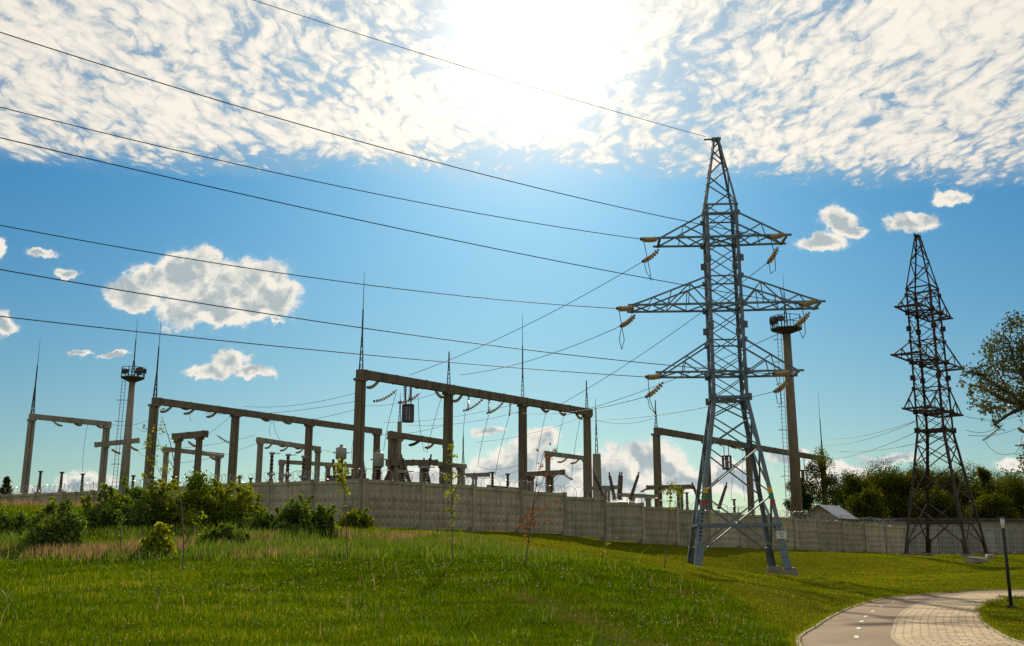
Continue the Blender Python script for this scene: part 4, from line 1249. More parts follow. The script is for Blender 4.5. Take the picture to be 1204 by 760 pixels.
zc = lambda a: (a[0] / 2.235, 280 + a[1] / 2.235)
LC = [((133, 471), (160, 493)), ((188, 477), (212, 492)), ((247, 483), (270, 498))]
g_ins([(zc(a), zc(b_)) for a, b_ in LC], C0, C1, 'insulators on the pale lone gantry', 'the pale gantry standing alone')
LS = [((320.5, 520.5), (312.5, 527)), ((325, 520), (334.5, 525)), ((339.5, 523.5), (330.5, 530)), ((344, 523), (352.5, 527.5)), ((358, 525.5), (349, 532.5))]
g_ins(LS, P(307, 515, 108), P(372, 525, 114), 'insulators on the pale middle gantry', 'the pale gantry above the bushing columns', .12, 8)
LE = [((475.5, 514), (467.5, 518)), ((511, 519.5), (501, 526.5))]
g_ins(LE, P(463, 508, 84), P(526, 518, 88), 'insulators on the dark middle gantry', 'the dark gantry holding the green string', .12, 8)
q = P(493.5, 518, 86)
insulator('dark green insulator string drooping from the dark middle gantry', q, P(482, 523.5, 87), .14, 9, .08, 'insulator_green', 'insulators on the dark middle gantry')
LF = [((667, 538), (656.5, 543.5)), ((682, 538.5), (672, 545)), ]
g_ins(LF, P(645, 531, 106), P(690, 537, 112), 'insulators on the pale hooked gantry', 'the pale hooked gantry', .12, 8)
LG = [((634, 556), (624, 561)), ((639.5, 558), (645.5, 562)), ((657, 556), (648, 561)), ((662, 556.5), (672, 563.5))]
g_ins(LG, P(619, 555, 80), P(657, 553, 82), 'insulators on the dark low beam', 'the dark low beam below the hooked gantry', .09, 7, .06)
LH = [((762, 573), (754.5, 578)), ((784, 573.5), (777, 578)), ((808, 572.5), (801, 576.5))]
g_ins(LH, P(766, 571, 96), P(809, 570, 96), 'insulators on the brown short beam', 'the brown beam beside the near pylon', .10, 7, .05)
LI = [((141, 541), (131, 528)), ]
LJ = [((211, 522), (204, 519)), ((230, 525), (221, 519)), ((272, 522), (255, 512)), ((255, 541), (246, 536))]
for k, (a, b_) in enumerate(LJ):
    insulator('%s insulator string around the short dark gantry by the sapling' % ORD[k], P(b_[0], b_[1], 88), P(a[0], a[1], 89), .12, 8, .05, group='insulators round the short dark gantry')
for k, (a, b_) in enumerate([((131, 528), (140, 533)), ((152, 524), (161, 529.5))]):
    insulator('%s insulator string under the pale cross beam at the mast' % ORD[k], P(a[0], a[1], 99), P(b_[0], b_[1], 100), .13, 8, .06, group='insulators under the pale cross beam')
for k, (a, b_) in enumerate([((848, 519), (835, 510)), ((853, 521), (866, 527)), ((862, 522.5), (876, 530))]):
    insulator('%s insulator string under the long gantry seen through the near pylon' % ORD[k], P(b_[0], b_[1], 112) if k == 0 else P(a[0], a[1], 114), P(a[0], a[1] + 5, 113) if k == 0 else P(b_[0], b_[1], 115), .13, 9, .12, group='insulators seen through the pylon')
for k, (a, b_) in enumerate([((1178, 500), (1157, 517)), ((1197, 503), (1206, 508))]):
    insulator(['orange brown insulator string hanging from the arm past the airy tree', 'short insulator string under the same arm at the picture edge'][k], P(a[0], a[1], 110), P(b_[0], b_[1], 110.6), .2, 9, .12, group='insulators of the farther pylon')

# hanging line traps (cage coils)
def line_trap(label, px, py0, py1, Y, wpx, hang_py):
    q = P(px, py1, Y); zt, zh = P(px, py0, Y).z, P(px, hang_py, Y).z
    t = thing('line_trap', label, 'line trap', q, 0, 'hanging cage coils')
    r, h = wpx * Y / F / 2, zt - q.z
    m = MB()
    for k in range(12):
        a = k * math.pi / 6
        m.bar((math.cos(a) * r, math.sin(a) * r, 0), (math.cos(a) * r, math.sin(a) * r, h), .09, .09)
    m.build('winding_bars', M['porcelain'], t)
    c = MB(); c.tube([(0, 0, h * .08), (0, 0, h * .92)], r * .28, 12); c.build('core', M['apparatus'], t)
    e = MB()
    for z in (.04, h - .04):
        e.tube([(0, 0, z - .05), (0, 0, z + .05)], r * 1.06, 14)
    e.build('end_ring', M['dark_metal'], t)
    s = MB(); H = zh - q.z
    for sx in (-1, 1):
        s.tube([(sx * r * .5, 0, h), (sx * r * .5, 0, h + (H - h) * .5), (sx * r * .45, 0, H)], .05, 5)
    s.build('hanger', M['dark_metal'], t)
line_trap('dark cage coil hanging below the tall gantry beam', 479.5, 476, 496.5, 75, 13, 451)
line_trap('cage coil hanging behind the braces of the near pylon', 855, 536, 552, 115, 10.5, 520)
line_trap('cage coil hanging under the end of the long gantry by the mast', 944.5, 553, 567, 130, 10, 532)

# ------------------------------------------------------------------ floodlight masts
def flood_mast(label, px, py_plat, Y, base_px, d_bot, d_top, plat_w, rail_py, rod_pys, mat, lamps):
    q = P(px, py_plat, Y); zg = g1(q.x, Y)
    t = thing('floodlight_mast', label, 'mast', (q.x, Y, zg), 0, 'floodlight masts')
    h = q.z - zg
    m = MB(); m.tube([(0, 0, -.3), (0, 0, h * .5), (0, 0, h)], [d_bot / 2, (d_bot + d_top) / 4, d_top / 2], 14); m.build('shaft', M[mat], t, True)
    r = plat_w / 2
    pl = MB(); n = 8
    pl.tube([(0, 0, h - .45), (0, 0, h - .02)], [d_top * .55, r * .96], n); pl.tube([(0, 0, h), (0, 0, h + .10)], r, n)
    p_ = pl.build('platform', M['dark_metal'], t)
    rl = MB(); hr = P(px, rail_py, Y).z - q.z
    for k in range(n):
        a, b_ = 2 * math.pi * k / n, 2 * math.pi * (k + 1) / n
        c0, c1 = Vector((math.cos(a) * r * .97, math.sin(a) * r * .97, h)), Vector((math.cos(b_) * r * .97, math.sin(b_) * r * .97, h))
        rl.bar(c0, c0 + Vector((0, 0, hr)), .07)
        for f in (.5, 1): rl.bar(c0 + Vector((0, 0, hr * f)), c1 + Vector((0, 0, hr * f)), .055)
    rl.build('railing', M['dark_metal'], p_)
    for a in lamps:
        f = MB(); c = Vector((math.cos(a) * r * .8, math.sin(a) * r * .8, h + hr * .75))
        f.box(c, .62, .45, .42, a); f.bar(c - Vector((0, 0, hr * .7)), c, .07)
        f.box(c + Vector((math.cos(a) * .28, math.sin(a) * .28, -.03)), .12, .58, .5, a)
        f.build('floodlight', M['dark_metal'], p_)
    ld = MB()
    x0 = -d_bot / 2 - .38
    ztop = h - .3
    for s in (-.22, .22): ld.bar((x0 + s, -.25, 1.5), (x0 + s * .9 + .12, -.25, ztop), .05)
    z = 1.6
    while z < ztop:
        ld.bar((x0 - .22, -.25, z), (x0 + .22, -.25, z), .03); z += .42
    z = 3.0
    while z < ztop:
        for k in range(6):
            a, b_ = math.pi * k / 6 + math.pi / 2, math.pi * (k + 1) / 6 + math.pi / 2
            ld.bar((x0 - .1 + math.cos(a) * .42, -.25 + math.sin(a) * .42, z), (x0 - .1 + math.cos(b_) * .42, -.25 + math.sin(b_) * .42, z), .04)
        ld.bar((x0, -.25, z), (0, -.1, z), .05)
        z += 2.4
    ld.build('ladder', M['steel_grey'], t)
    m = MB(); nd = MB()
    zz = [P(px, v, Y).z - q.z for v in rod_pys]
    lattice_rod(m, nd, (0, 0, h + .1), zz[0], zz[1] - zz[0], zz[2] - zz[1], (0, 0), .5)
    rd = m.build('lightning_rod', M['dark_metal'], t); nd.build('needle', M['dark_metal'], rd)
flood_mast('dark tall floodlight mast with railed platform behind the near pylon', 924.5, 388, 104, 925, 1.18, .84, 3.4, 373, (360, 345, 322), 'concrete_dark', (2.4, 2.9, -2.2, 3.6))
flood_mast('slim pale floodlight mast with railed platform by the far gantry', 156, 445, 112, 144, 1.2, .66, 2.7, 433, (425, 400, 377), 'concrete_light', (.3, 2.8, -.6, 1.4))

# ------------------------------------------------------------------ yard apparatus
def bushing(m, p, q, r, n=12):
    p, q = Vector(p), Vector(q)
    ln = [p.lerp(q, i / (n * 2)) for i in range(n * 2 + 1)]
    m.tube(ln, [(1.0 if i % 2 else .68) * r * (1 - .25 * i / (n * 2)) for i in range(n * 2 + 1)], 8)
def column(label, px, py, Y, r=.24):
    q = P(px, py, Y); zg = g1(q.x, Y); h = q.z - zg
    t = thing('bushing_column', label, 'bushing', (q.x, Y, zg), 0, 'dark standing bushing columns')
    b_ = MB(); b_.box((0, 0, h * .2 - .1), .4, .4, h * .4 + .2); b_.build('support_post', M['concrete_light'], t)
    m = MB(); bushing(m, (0, 0, h * .4), (0, 0, h - .2), r); m.build('porcelain', M['porcelain'], t)
    c = MB(); c.tube([(0, 0, h - .2), (0, 0, h)], r * 1.1, 8); c.tube([(0, 0, h * .72), (0, 0, h * .75)], r * 1.5, 8); c.bar((0, 0, h - .1), (.8, 0, h - .1), .07)
    c.build('cap', M['apparatus'], t)
column('dark bushing column under the pale insulator gantry, first of three', 320, 532, 96)
column('dark bushing column in the middle of three before the pale low gantry', 339, 534, 97)
column('dark bushing column half hidden by a tall brown post', 357.5, 536, 98)
column('dark stubby column below the low brown beam', 473.5, 553, 72, .28)
column('stout dark column right of the low brown beam', 499, 548, 73, .32)
for k, (px, py) in enumerate([(48, 554), (73, 555), (97.5, 557), (157, 559), (180, 561), (282, 560), (295, 562), (204, 560), (579, 555), (597, 557), (776, 573), (863, 587), (552, 580), (536, 576), (807.5, 579)]):
    Y = 84 if px < 300 else (82 if px < 700 else 92)
    q = P(px, py, Y); zg = g1(q.x, Y); h = q.z - zg
    where = ['behind the fence below the pale lone gantry, first', 'behind the fence below the pale lone gantry, second', 'behind the fence below the pale lone gantry, third', 'just past the slim floodlight mast', 'at the foot of the long gantry end post',
             'between the long gantry and the pale low gantry', 'close to the first pale gantry post', 'between the two short dark gantry posts', 'left of the third tall post, taller of two', 'beside the third tall post, nearest it', 'behind the leafy tuft of the thin sapling', 'seen through the near pylon above the fence', 'short one behind the second tall post', 'partly behind the green sapling', 'next to the brown short beam'][k]
    t = thing('support_insulator', 'small support insulator ' + where, 'insulator', (q.x, Y, zg), 0, 'small support insulators above the fence')
    b_ = MB(); b_.box((0, 0, h * .35), .28, .28, h * .7); b_.build('pedestal', M['concrete_light'], t)
    m = MB(); bushing(m, (0, 0, h * .7), (0, 0, h - .08), .16, 7); m.tube([(0, 0, h - .1), (0, 0, h)], .2, 8); m.build('porcelain', M['porcelain'], t)
def voltage_transformer(label, px, pyt, Y, w=1.0):
    q = P(px, pyt, Y); zg = g1(q.x, Y); h = q.z - zg
    t = thing('instrument_transformer', label, 'transformer', (q.x, Y, zg), 0, 'grey instrument transformers')
    b_ = MB(); b_.box((0, 0, (h - 3.1) / 2), .75, .75, h - 3.1); b_.build('pedestal', M['concrete_light'], t)
    m = MB(); bushing(m, (0, 0, h - 3.1), (0, 0, h - 1.3), .36, 9); m.build('porcelain', M['porcelain'], t)
    c = MB(); c.tube([(0, 0, h - 1.35), (0, 0, h - 1.25), (0, 0, h - .35), (0, 0, h - .22)], [w * .42, w * .5, w * .5, w * .3], 14)
    c.tube([(0, 0, h - .22), (0, 0, h)], w * .16, 10); c.bar((-w * .75, 0, h - .75), (w * .75, 0, h - .75), .09)
    c.build('tank', M['apparatus'], t, True)
voltage_transformer('grey round instrument transformer between two tall posts', 401.5, 523, 92)
voltage_transformer('grey instrument transformer beside the first tall post', 445.5, 529, 78, .85)
def breaker(label, px, pyb, Y, pairs, rz=0.0):
    q = P(px, pyb, Y); zg = g1(q.x, Y); h = q.z - zg
    t = thing('circuit_breaker', label, 'circuit breaker', (q.x, Y, zg), rz, 'tank circuit breakers')
    b_ = MB(); b_.box((0, 0, h * .3), 1.2, 1.0, h * .6 + .2); b_.build('plinth', M['concrete_light'], t)
    c = MB(); c.tube([(-.9, 0, h * .78), (-.75, 0, h * .78), (.75, 0, h * .78), (.9, 0, h * .78)], [.25, .55, .55, .25], 12); c.build('tank', M['apparatus'], t, True)
    for (dx, dy, x0) in pairs:
        m = MB(); bushing(m, (x0, 0, h * .95), (x0 + dx, dy, h * .95 + 2.1), .2, 11); m.tube([(x0 + dx, dy, h * .95 + 2.08), (x0 + dx * 1.1, dy, h * .95 + 2.4)], .07, 6)
        m.build('bushing', M['porcelain'], t)
breaker('tank breaker with leaning dark bushings behind the fence corner', 440, 568, 76, [(-.3, .1, -.7), (.9, .1, .7)])
breaker('tank breaker whose bushing leans toward the brown columns', 488, 570, 74, [(-.7, 0, -.3), (.5, 0, .6)])
breaker('tank breaker with splayed bushings behind the stepped fence', 716, 585, 88, [(-.9, 0, -.3), (-.4, 0, .5), (.2, 0, .95)])
breaker('tank breaker with upright bushings right of the splayed one', 735, 583, 92, [(.15, 0, -.6), (.75, 0, .5)])
breaker('tank breaker seen between the legs of the near pylon', 836, 596, 92, [(-.8, 0, -.8), (.8, 0, .7)], .1)
breaker('tank breaker with one bushing behind the tall brown post base', 512, 572, 78, [(-.5, .1, -.4), (.35, 0, .5)])
# a transformer body low behind the fence
q = P(405, 560, 96); zg = g1(q.x, 96)
t = thing('power_transformer', 'dark power transformer with cooling fins under the grey tank', 'transformer', (q.x, 96, zg))
hh = q.z - zg
a = MB(); a.box((0, 0, hh / 2), 3.0, 1.8, hh); a.build('body', M['dark_metal'], t)
a = MB()
for k in range(9): a.box((-1.35 + k * .34, -1.1, hh * .5), .08, .4, hh * .8)
a.build('radiator', M['apparatus'], t)
for k in (-1, 1):
    m = MB(); bushing(m, (k * .9, 0, hh), (k * 1.15, 0, hh + 1.6), .2, 9); m.build('bushing', M['porcelain'], t)

# ------------------------------------------------------------------ wires between pylon, gantries and apparatus
gl = 'thin lines from the near pylon to the substation'
def on_A(px, py, dz=0.0):
    q = plan_on_line(A0, A1, px, py); return P(px, py, q.y)
LINES = [('upper', 'l', (482, 441)), ('middle', 'l', (541, 441)), ('lower', 'l', (602, 485)), ('upper', 'r', (640, 486)), ('middle', 'r', (662, 489)), ('lower', 'r', (684, 494))]
for lv, sd, e in LINES:
    a = souts[lv, sd]; b_ = on_A(*e)
    tube_thing('service_line', 'thin line from the near pylon %s arm, %s, to the tall gantry' % (lv, 'wire side' if sd == 'l' else 'mast side'), 'wire', sagwire(a, b_, .5), .02, gl)
def YB(px, py): return plan_on_line(B0, B1, px, py).y
gb = 'thin busbar wires between the gantries'
BUS = [((423, 461), 72, (287, 478), 97), ((423, 471), 72, (240, 486), 95), ((423, 480), 72, (310, 494), 100), ((522, 459), 79, (423, 477), 104), ((611, 474), 86, (450, 497), 108), ((612, 484), 86, (480, 500), 108), ((686, 490), 93, (560, 520), 108),
       ((182, 491), 88, (128, 498), 100), ((182, 500), 88, (160, 503), 99), ((300, 512), 105, (165, 528), 100), ((300, 522), 108, (200, 545), 104), ((523, 500), 86, (430, 509), 104), ((365, 525), 110, (430, 530), 108), ((768, 492), 100, (700, 494), 98), ((614, 545), 95, (560, 548), 100), ((610, 553), 96, (545, 560), 100),
       ((182, 533), 92, (160, 529), 100), ((270, 534), 100, (222, 520), 92), ((690, 548), 112, (662, 546), 110)]
for k, (a, ya, b_, yb) in enumerate(BUS):
    lab = ['crossing from the first tall post to the long gantry, upper', 'crossing from the first tall post to the long gantry, middle', 'crossing from the first tall post to the long gantry, lowest', 'between second tall post and the long gantry end', 'from the third tall post back past the cage coil', 'from the third tall post, under its neighbour', 'sinking from the fourth tall post to the slim mast',
           'between pale lone gantry and the long gantry, upper', 'between slim floodlight mast and the long gantry, lower', 'running low from the pale middle gantry to the floodlight mast', 'lowest one left of the pale middle gantry', 'behind the hanging cage coil', 'from pale middle gantry to the grey transformer', 'between the last tall post and the gantry behind the pylon', 'just above the rail left of the third post', 'low beside the slim pale mast', 'under the cross beam at the floodlight mast', 'over the short dark gantry', 'at the pale hooked gantry'][k]
    tube_thing('busbar_wire', 'thin dark wire ' + lab, 'wire', sagwire(P(*a, ya), P(*b_, yb), .45, 14), .016, gb, n=4)
DROP = [((466, 462), (451, 530), 76, 'left of the hanging cage coil'), ((492, 468), (499, 532), 78, 'right of the hanging cage coil'), ((519, 468), (502, 533), 79, 'slanting to the dark gantry string'), ((547, 485), (545, 545), 82, 'left one beneath the second bay'), ((575, 487), (562, 548), 83, 'middle one beneath the second bay'), ((599, 488), (582, 560), 84, 'right one beneath the second bay'),
        ((642, 485), (630, 553), 89, 'first of three in the last bay'), ((663, 489), (655, 532), 91, 'second of three in the last bay'), ((682, 494), (672, 562), 92, 'third of three in the last bay'), ((103, 499), (97, 556), 101, 'alone beneath the pale gantry'), ((224, 484), (226, 496), 92, 'short one at the long gantry'),
        ((319, 494), (318, 514), 101, 'onto the pale middle gantry, upright'), ((321, 492), (329, 517), 101, 'onto the pale middle gantry, slanting'), ((418, 505), (413, 541), 106, 'beside the long gantry end'), ((273, 488), (243, 512), 96, 'curved towards the short dark gantry'), ((863, 552), (860, 590), 113, 'below the coil behind the near pylon'), ((873, 530), (876, 590), 115, 'falling straight behind the near pylon'), ((658, 558), (646, 575), 84, 'short one under the dark low beam')]
for k, (a, b_, Y, lab) in enumerate(DROP):
    p_, q_ = P(*a, Y), P(*b_, Y + .5)
    mid = (p_ + q_) / 2 + Vector((-.25, 0, -.3))
    pts = [p_.lerp(mid, t / 6).lerp(mid.lerp(q_, t / 6), t / 6) for t in range(7)]
    tube_thing('dropper_wire', 'thin dropper wire ' + lab, 'wire', pts, .018, 'dropper wires below the gantries', n=4)
# lines between the long gantry, the brown pylon and the farther pylon
T2L = [((1079, 494), (968, 516), 76.5, 132), ((1075, 496.5), (968, 524), 77, 132), ((1080, 507), (968, 541), 77, 134), ((1136, 490), (1204, 486), 81, 108), ((1136, 506), (1176, 499), 81, 110), ((1138, 512), (1206, 498), 81, 110), ((1085, 520), (968, 529), 78, 133)]
for k, (a, b_, ya, yb) in enumerate(T2L):
    lab = ['upper of the lines leaving the brown pylon towards the mast', 'second of the lines leaving the brown pylon towards the mast', 'low line leaving the brown pylon towards the mast', 'upper line between the brown pylon and the far arm', 'middle line between the brown pylon and the far arm', 'lower line between the brown pylon and the far arm', 'flattest line crossing above the trees by the brown pylon'][k]
    tube_thing('service_line', 'thin line, ' + lab, 'wire', sagwire(P(*a, ya), P(*b_, yb), .5, 16), .022, 'lines around the brown pylon')
tube_thing('jumper_wire', 'slack looping wire hanging from the orange string at the far arm', 'wire', [P(x_, y_, 110.6) for x_, y_ in [(1157, 517), (1163, 526), (1172, 533), (1182, 535), (1194, 533), (1200, 524), (1202, 512)]], .025, 'lines around the brown pylon')

# ------------------------------------------------------------------ lamp bollard
yl = 27.2
q = P(1188.5, 708, yl); zg = g1(q.x, yl); ht = P(1186, 607, yl).z - zg
t = thing('garden_lamp', 'slim black path lamp with white glass head and flat cap', 'lamp', (q.x, yl, zg))
a = MB(); a.tube([(0, 0, -.2), (0, 0, ht - .32)], .046, 14); a.build('post', M['lamp_black'], t, True)
a = MB(); a.tube([(0, 0, 0), (0, 0, .05)], .13, 14); a.build('base_flange', M['lamp_black'], t, True)
a = MB(); a.tube([(0, 0, ht - .32), (0, 0, ht - .03)], [.045, .06], 14); a.build('glass_head', M['lamp_white'], t, True)
a = MB(); a.tube([(0, 0, ht - .03), (0, 0, ht)], .14, 18); a.build('cap', M['lamp_black'], t)
# buried rubble blocks by the brown pylon
for k, (px, py, Y, s, lab) in enumerate([(1150, 664, 66, (1.5, .7, .4), 'low broken concrete slab half sunk in the lawn near the brown pylon'), (1165, 660, 70, (1.0, .6, .35), 'smaller broken concrete lump behind the sunk slab')]):
    q = P(px, py, Y); zg = g1(q.x, Y)
    a = MB(); a.box((0, 0, 0), s[0], s[1], s[2], .3 + k, .8)
    o = a.build('concrete_rubble', M['block']); o.location = (q.x, Y, zg + .1); o.rotation_euler = (.08, .12, 0)
    bv = o.modifiers.new('edge', 'BEVEL'); bv.width = .04
    tag(o, lab, 'rubble', 'rubble on the lawn')

# ------------------------------------------------------------------ sky
SUN_EL, SUN_AZ = 28.5, 1.15
world = bpy.data.worlds.new('World'); scene.world = world; world.use_nodes = True
nt = world.node_tree; nt.nodes.clear()
out = N(nt, 'ShaderNodeOutputWorld'); bg = N(nt, 'ShaderNodeBackground')
SKY = .085
bg.inputs['Strength'].default_value = SKY
sky = N(nt, 'ShaderNodeTexSky', sky_type='NISHITA', sun_disc=False)
sky.sun_elevation = R(SUN_EL); sky.sun_rotation = R(SUN_AZ)
sky.air_density = 1.0; sky.dust_density = .6; sky.ozone_density = 2.0; sky.altitude = 100
tc = N(nt, 'ShaderNodeTexCoord')
D = tc.outputs['Generated']
def val(v):
    n = N(nt, 'ShaderNodeValue'); n.outputs[0].default_value = v; return n.outputs[0]
def ma(op, a, b=None, c=None, clamp=False):
    n = N(nt, 'ShaderNodeMath', operation=op, use_clamp=clamp)
    for i, v in enumerate((a, b, c)):
        if v is None: continue
        if isinstance(v, (int, float)): n.inputs[i].default_value = v
        else: nt.links.new(v, n.inputs[i])
    return n.outputs[0]
def vm(op, a, b=None, c=None, scale=None):
    n = N(nt, 'ShaderNodeVectorMath', operation=op)
    for i, v in enumerate((a, b, c)):
        if v is None: continue
        if isinstance(v, (tuple, list)): n.inputs[i].default_value = v
        else: nt.links.new(v, n.inputs[i])
    if scale is not None: n.inputs['Scale'].default_value = scale
    return n
def smooth(x, lo, hi):
    n = N(nt, 'ShaderNodeMapRange', interpolation_type='SMOOTHSTEP')
    nt.links.new(x, n.inputs[0]); n.inputs[1].default_value = lo; n.inputs[2].default_value = hi
    return n.outputs[0]
def mixc(f, a, b, blend='MIX'):
    n = N(nt, 'ShaderNodeMix', data_type='RGBA', blend_type=blend)
    if isinstance(f, (int, float)): n.inputs[0].default_value = f
    else: nt.links.new(f, n.inputs[0])
    for k, v in ((6, a), (7, b)):
        if isinstance(v, tuple): n.inputs[k].default_value = (*v, 1)
        else: nt.links.new(v, n.inputs[k])
    return n.outputs[2]
sp = N(nt, 'ShaderNodeSeparateXYZ'); nt.links.new(D, sp.inputs[0])
X_, Y_, Z_ = sp.outputs
sd = (math.sin(R(SUN_AZ)) * math.cos(R(SUN_EL)), math.cos(R(SUN_AZ)) * math.cos(R(SUN_EL)), math.sin(R(SUN_EL)))
cosang = vm('DOT_PRODUCT', D, sd).outputs['Value']
ang = ma('ARCCOSINE', ma('MINIMUM', cosang, .99999))
# low cumulus, given as directions around the compass point ahead
ym = ma('MAXIMUM', Y_, .02)
cmb = N(nt, 'ShaderNodeCombineXYZ'); nt.links.new(ma('DIVIDE', X_, ym), cmb.inputs[0]); nt.links.new(ma('DIVIDE', Z_, ym), cmb.inputs[1])
AE = cmb.outputs[0]
def nz(vec, scale, detail, rough, dist=0.0, out_='Fac'):
    n = N(nt, 'ShaderNodeTexNoise'); n.inputs['Scale'].default_value = scale; n.inputs['Detail'].default_value = detail; n.inputs['Roughness'].default_value = rough; n.inputs['Distortion'].default_value = dist
    nt.links.new(vec, n.inputs['Vector']); return n.outputs[out_]
warp = vm('SUBTRACT', nz(AE, 24, 7, .62, 0, 'Color'), (.5, .5, .5)).outputs[0]
AEW = vm('ADD', AE, vm('SCALE', warp, scale=.038).outputs[0]).outputs[0]
CUM = [(158, 346, 44, 20), (175, 330, 30, 22), (220, 322, 44, 36), (235, 312, 26, 26), (262, 338, 60, 34), (300, 334, 50, 32), (328, 350, 34, 30), (240, 362, 70, 26), (290, 365, 60, 20), (262, 372, 50, 15),
       (270, 427, 30, 18), (246, 436, 34, 10), (296, 437, 36, 9), (988, 258, 26, 20), (965, 284, 36, 11), (1003, 272, 28, 14), (1072, 260, 36, 14), (1118, 230, 26, 11), (50, 297, 24, 8), (78, 322, 16, 9), (-4, 385, 24, 18), (-6, 292, 12, 14), (92, 414, 18, 6), (130, 419, 22, 5), (322, 379, 12, 6),
       (720, 565, 66, 44), (765, 550, 58, 34), (805, 565, 44, 26), (640, 512, 26, 16), (620, 535, 34, 26), (600, 555, 70, 28), (660, 565, 60, 34), (575, 506, 22, 8), (500, 565, 80, 20), (860, 560, 50, 30), (1052, 541, 42, 9), (930, 532, 34, 10), (100, 566, 44, 12), (50, 574, 34, 9), (1196, 545, 30, 8), (980, 560, 60, 20)]
dens = None
for (px, py, rx, ry) in CUM:
    d = ray(px, py); a0, e0 = d.x / d.y, d.z / d.y
    d1 = ray(px + rx, py); d2 = ray(px, py - ry)
    sa, se = 1 / (d1.x / d1.y - a0), 1 / (d2.z / d2.y - e0)
    v = vm('MULTIPLY_ADD', AEW, (sa, se, 0), (-a0 * sa, -e0 * se, 0)).outputs[0]
    ln = vm('LENGTH', v).outputs['Value']
    dens = ln if dens is None else ma('MINIMUM', dens, ln)
body = ma('SUBTRACT', 1.0, dens)
AEL = vm('ADD', AEW, (0.004, .014, 0)).outputs[0]
relief = ma('SUBTRACT', nz(AEW, 30, 6, .55), nz(AEL, 30, 6, .55))
fine = nz(AE, 55, 10, .64)
bodyn = ma('ADD', body, ma('MULTIPLY', ma('SUBTRACT', fine, .5), 1.15))
cum_a = ma('ADD', ma('MULTIPLY', smooth(bodyn, .02, .32), .86), ma('MULTIPLY', smooth(bodyn, -.25, .45), .14))
front = smooth(Y_, .02, .2)
cum_a = ma('MULTIPLY', cum_a, front)
core = ma('SUBTRACT', ma('MULTIPLY', smooth(bodyn, .18, 1.0), 1.1), ma('MULTIPLY', relief, 4.5), clamp=True)
# high altocumulus deck: a flat layer in perspective, carried on unseen behind the camera as added warm fill
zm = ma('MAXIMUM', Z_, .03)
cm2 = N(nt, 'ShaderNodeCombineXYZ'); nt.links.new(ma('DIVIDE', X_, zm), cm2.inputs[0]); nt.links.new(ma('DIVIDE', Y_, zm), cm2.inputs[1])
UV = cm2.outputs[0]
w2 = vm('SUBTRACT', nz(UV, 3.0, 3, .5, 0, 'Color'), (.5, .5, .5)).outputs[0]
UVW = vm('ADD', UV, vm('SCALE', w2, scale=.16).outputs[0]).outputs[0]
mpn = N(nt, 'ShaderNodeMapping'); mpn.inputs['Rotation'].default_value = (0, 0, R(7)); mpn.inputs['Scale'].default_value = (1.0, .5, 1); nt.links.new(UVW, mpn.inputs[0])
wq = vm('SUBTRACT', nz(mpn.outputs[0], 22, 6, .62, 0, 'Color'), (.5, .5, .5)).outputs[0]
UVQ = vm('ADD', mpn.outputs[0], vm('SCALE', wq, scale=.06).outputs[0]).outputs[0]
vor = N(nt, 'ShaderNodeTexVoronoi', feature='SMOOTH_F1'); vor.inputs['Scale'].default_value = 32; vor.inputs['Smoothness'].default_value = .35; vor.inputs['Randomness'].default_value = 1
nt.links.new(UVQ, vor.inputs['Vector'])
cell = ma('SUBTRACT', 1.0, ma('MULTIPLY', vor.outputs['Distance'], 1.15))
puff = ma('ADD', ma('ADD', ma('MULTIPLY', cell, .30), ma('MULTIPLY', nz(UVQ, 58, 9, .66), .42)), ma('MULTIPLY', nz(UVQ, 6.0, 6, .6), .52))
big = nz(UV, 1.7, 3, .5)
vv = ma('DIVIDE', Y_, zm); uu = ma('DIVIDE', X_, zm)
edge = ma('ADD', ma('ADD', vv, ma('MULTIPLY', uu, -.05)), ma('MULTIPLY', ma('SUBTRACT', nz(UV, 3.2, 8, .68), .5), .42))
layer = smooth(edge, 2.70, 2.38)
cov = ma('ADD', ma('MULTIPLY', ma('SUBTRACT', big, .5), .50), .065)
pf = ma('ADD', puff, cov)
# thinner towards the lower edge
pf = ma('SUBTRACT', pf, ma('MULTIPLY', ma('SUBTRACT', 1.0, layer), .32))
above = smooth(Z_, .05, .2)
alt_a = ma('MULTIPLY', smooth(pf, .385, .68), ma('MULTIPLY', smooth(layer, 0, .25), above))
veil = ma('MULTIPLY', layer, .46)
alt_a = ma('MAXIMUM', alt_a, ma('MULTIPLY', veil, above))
alt_t = smooth(pf, .46, .82)
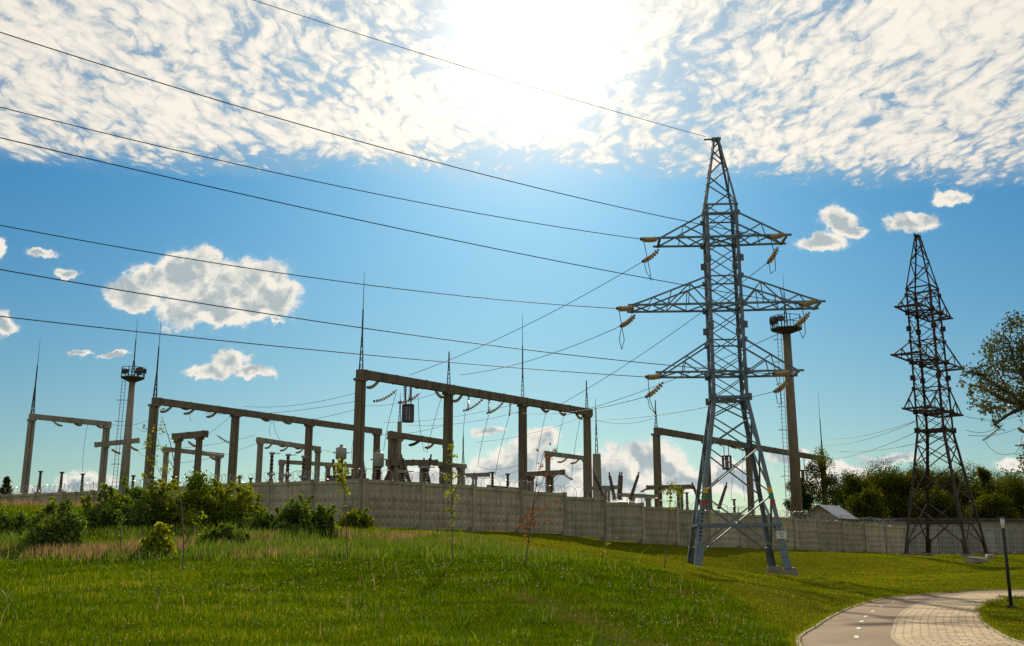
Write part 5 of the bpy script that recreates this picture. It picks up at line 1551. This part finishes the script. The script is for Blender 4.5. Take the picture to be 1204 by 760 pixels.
# forward scattering: cloud and haze brighten towards the sun
g_wide = ma('EXPONENT', ma('MULTIPLY', ang, -4.2))
g_mid = ma('EXPONENT', ma('MULTIPLY', ang, -12.0))
g_hot = ma('ADD', ma('MULTIPLY', ma('EXPONENT', ma('MULTIPLY', ma('MULTIPLY', ang, ang), -330.0)), .72), ma('MULTIPLY', ma('EXPONENT', ma('MULTIPLY', ang, -16.0)), .28))
K = 1.0 / SKY
skyc = sky.outputs[0]
def addc(a, col, f):
    n = N(nt, 'ShaderNodeMix', data_type='RGBA', blend_type='ADD'); n.inputs[0].default_value = 1
    s = vm('SCALE', col); nt.links.new(f, s.inputs['Scale'])
    nt.links.new(a, n.inputs[6]); nt.links.new(s.outputs[0], n.inputs[7]); return n.outputs[2]
skyc = mixc(1.0, skyc, mixc(smooth(Z_, .0, .42), (.46, .65, .66), (.155, .605, .86)), 'MULTIPLY')
skyc = addc(skyc, (K * 1.25, K * .40, K * .0), g_mid)
# cumulus colour: bright rims, greyer thick middles
cl = mixc(core, (K * .90, K * .855, K * .76), (K * .36, K * .45, K * .49))
cl = mixc(ma('MULTIPLY', g_wide, .5), cl, (K * 1.1, K * 1.0, K * .85))
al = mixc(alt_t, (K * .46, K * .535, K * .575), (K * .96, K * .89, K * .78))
al = vm('SCALE', al); _al = al; nt.links.new(ma('ADD', .56, ma('MULTIPLY', ma('EXPONENT', ma('MULTIPLY', ang, -1.0)), .62)), _al.inputs['Scale']); al = _al.outputs[0]  # deck darkened away from the sun to lessen the fill from behind
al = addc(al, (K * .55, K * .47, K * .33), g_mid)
c = mixc(cum_a, skyc, cl)
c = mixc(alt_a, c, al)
c = addc(c, (K * 1.5, K * 1.38, K * 1.12), g_hot)
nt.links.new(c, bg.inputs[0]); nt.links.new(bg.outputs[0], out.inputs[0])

sl = bpy.data.lights.new('sun', 'SUN'); sl.energy = 5.0; sl.angle = R(.53); sl.color = (1, .85, .58)
so = bpy.data.objects.new('sun', sl); COL.objects.link(so)
so.rotation_euler = Vector((-sd[0], -sd[1], -sd[2])).to_track_quat('-Z', 'Y').to_euler()

cam = bpy.data.cameras.new('camera'); co = bpy.data.objects.new('camera', cam); COL.objects.link(co)
co.location = (0, 0, EYE); co.rotation_euler = (R(90) + TH, 0, 0)
cam.sensor_width = 36; cam.lens = 36 * F / 1204; cam.clip_end = 6000; cam.clip_start = .1
scene.camera = co
scene.view_settings.view_transform = 'Standard'; scene.view_settings.look = 'None'; scene.view_settings.gamma = 1
scene.view_settings.exposure = 0; scene.view_settings.use_curve_mapping = False
scene.cycles.max_bounces = 6; scene.cycles.transparent_max_bounces = 8
scene.cycles.use_denoising = True
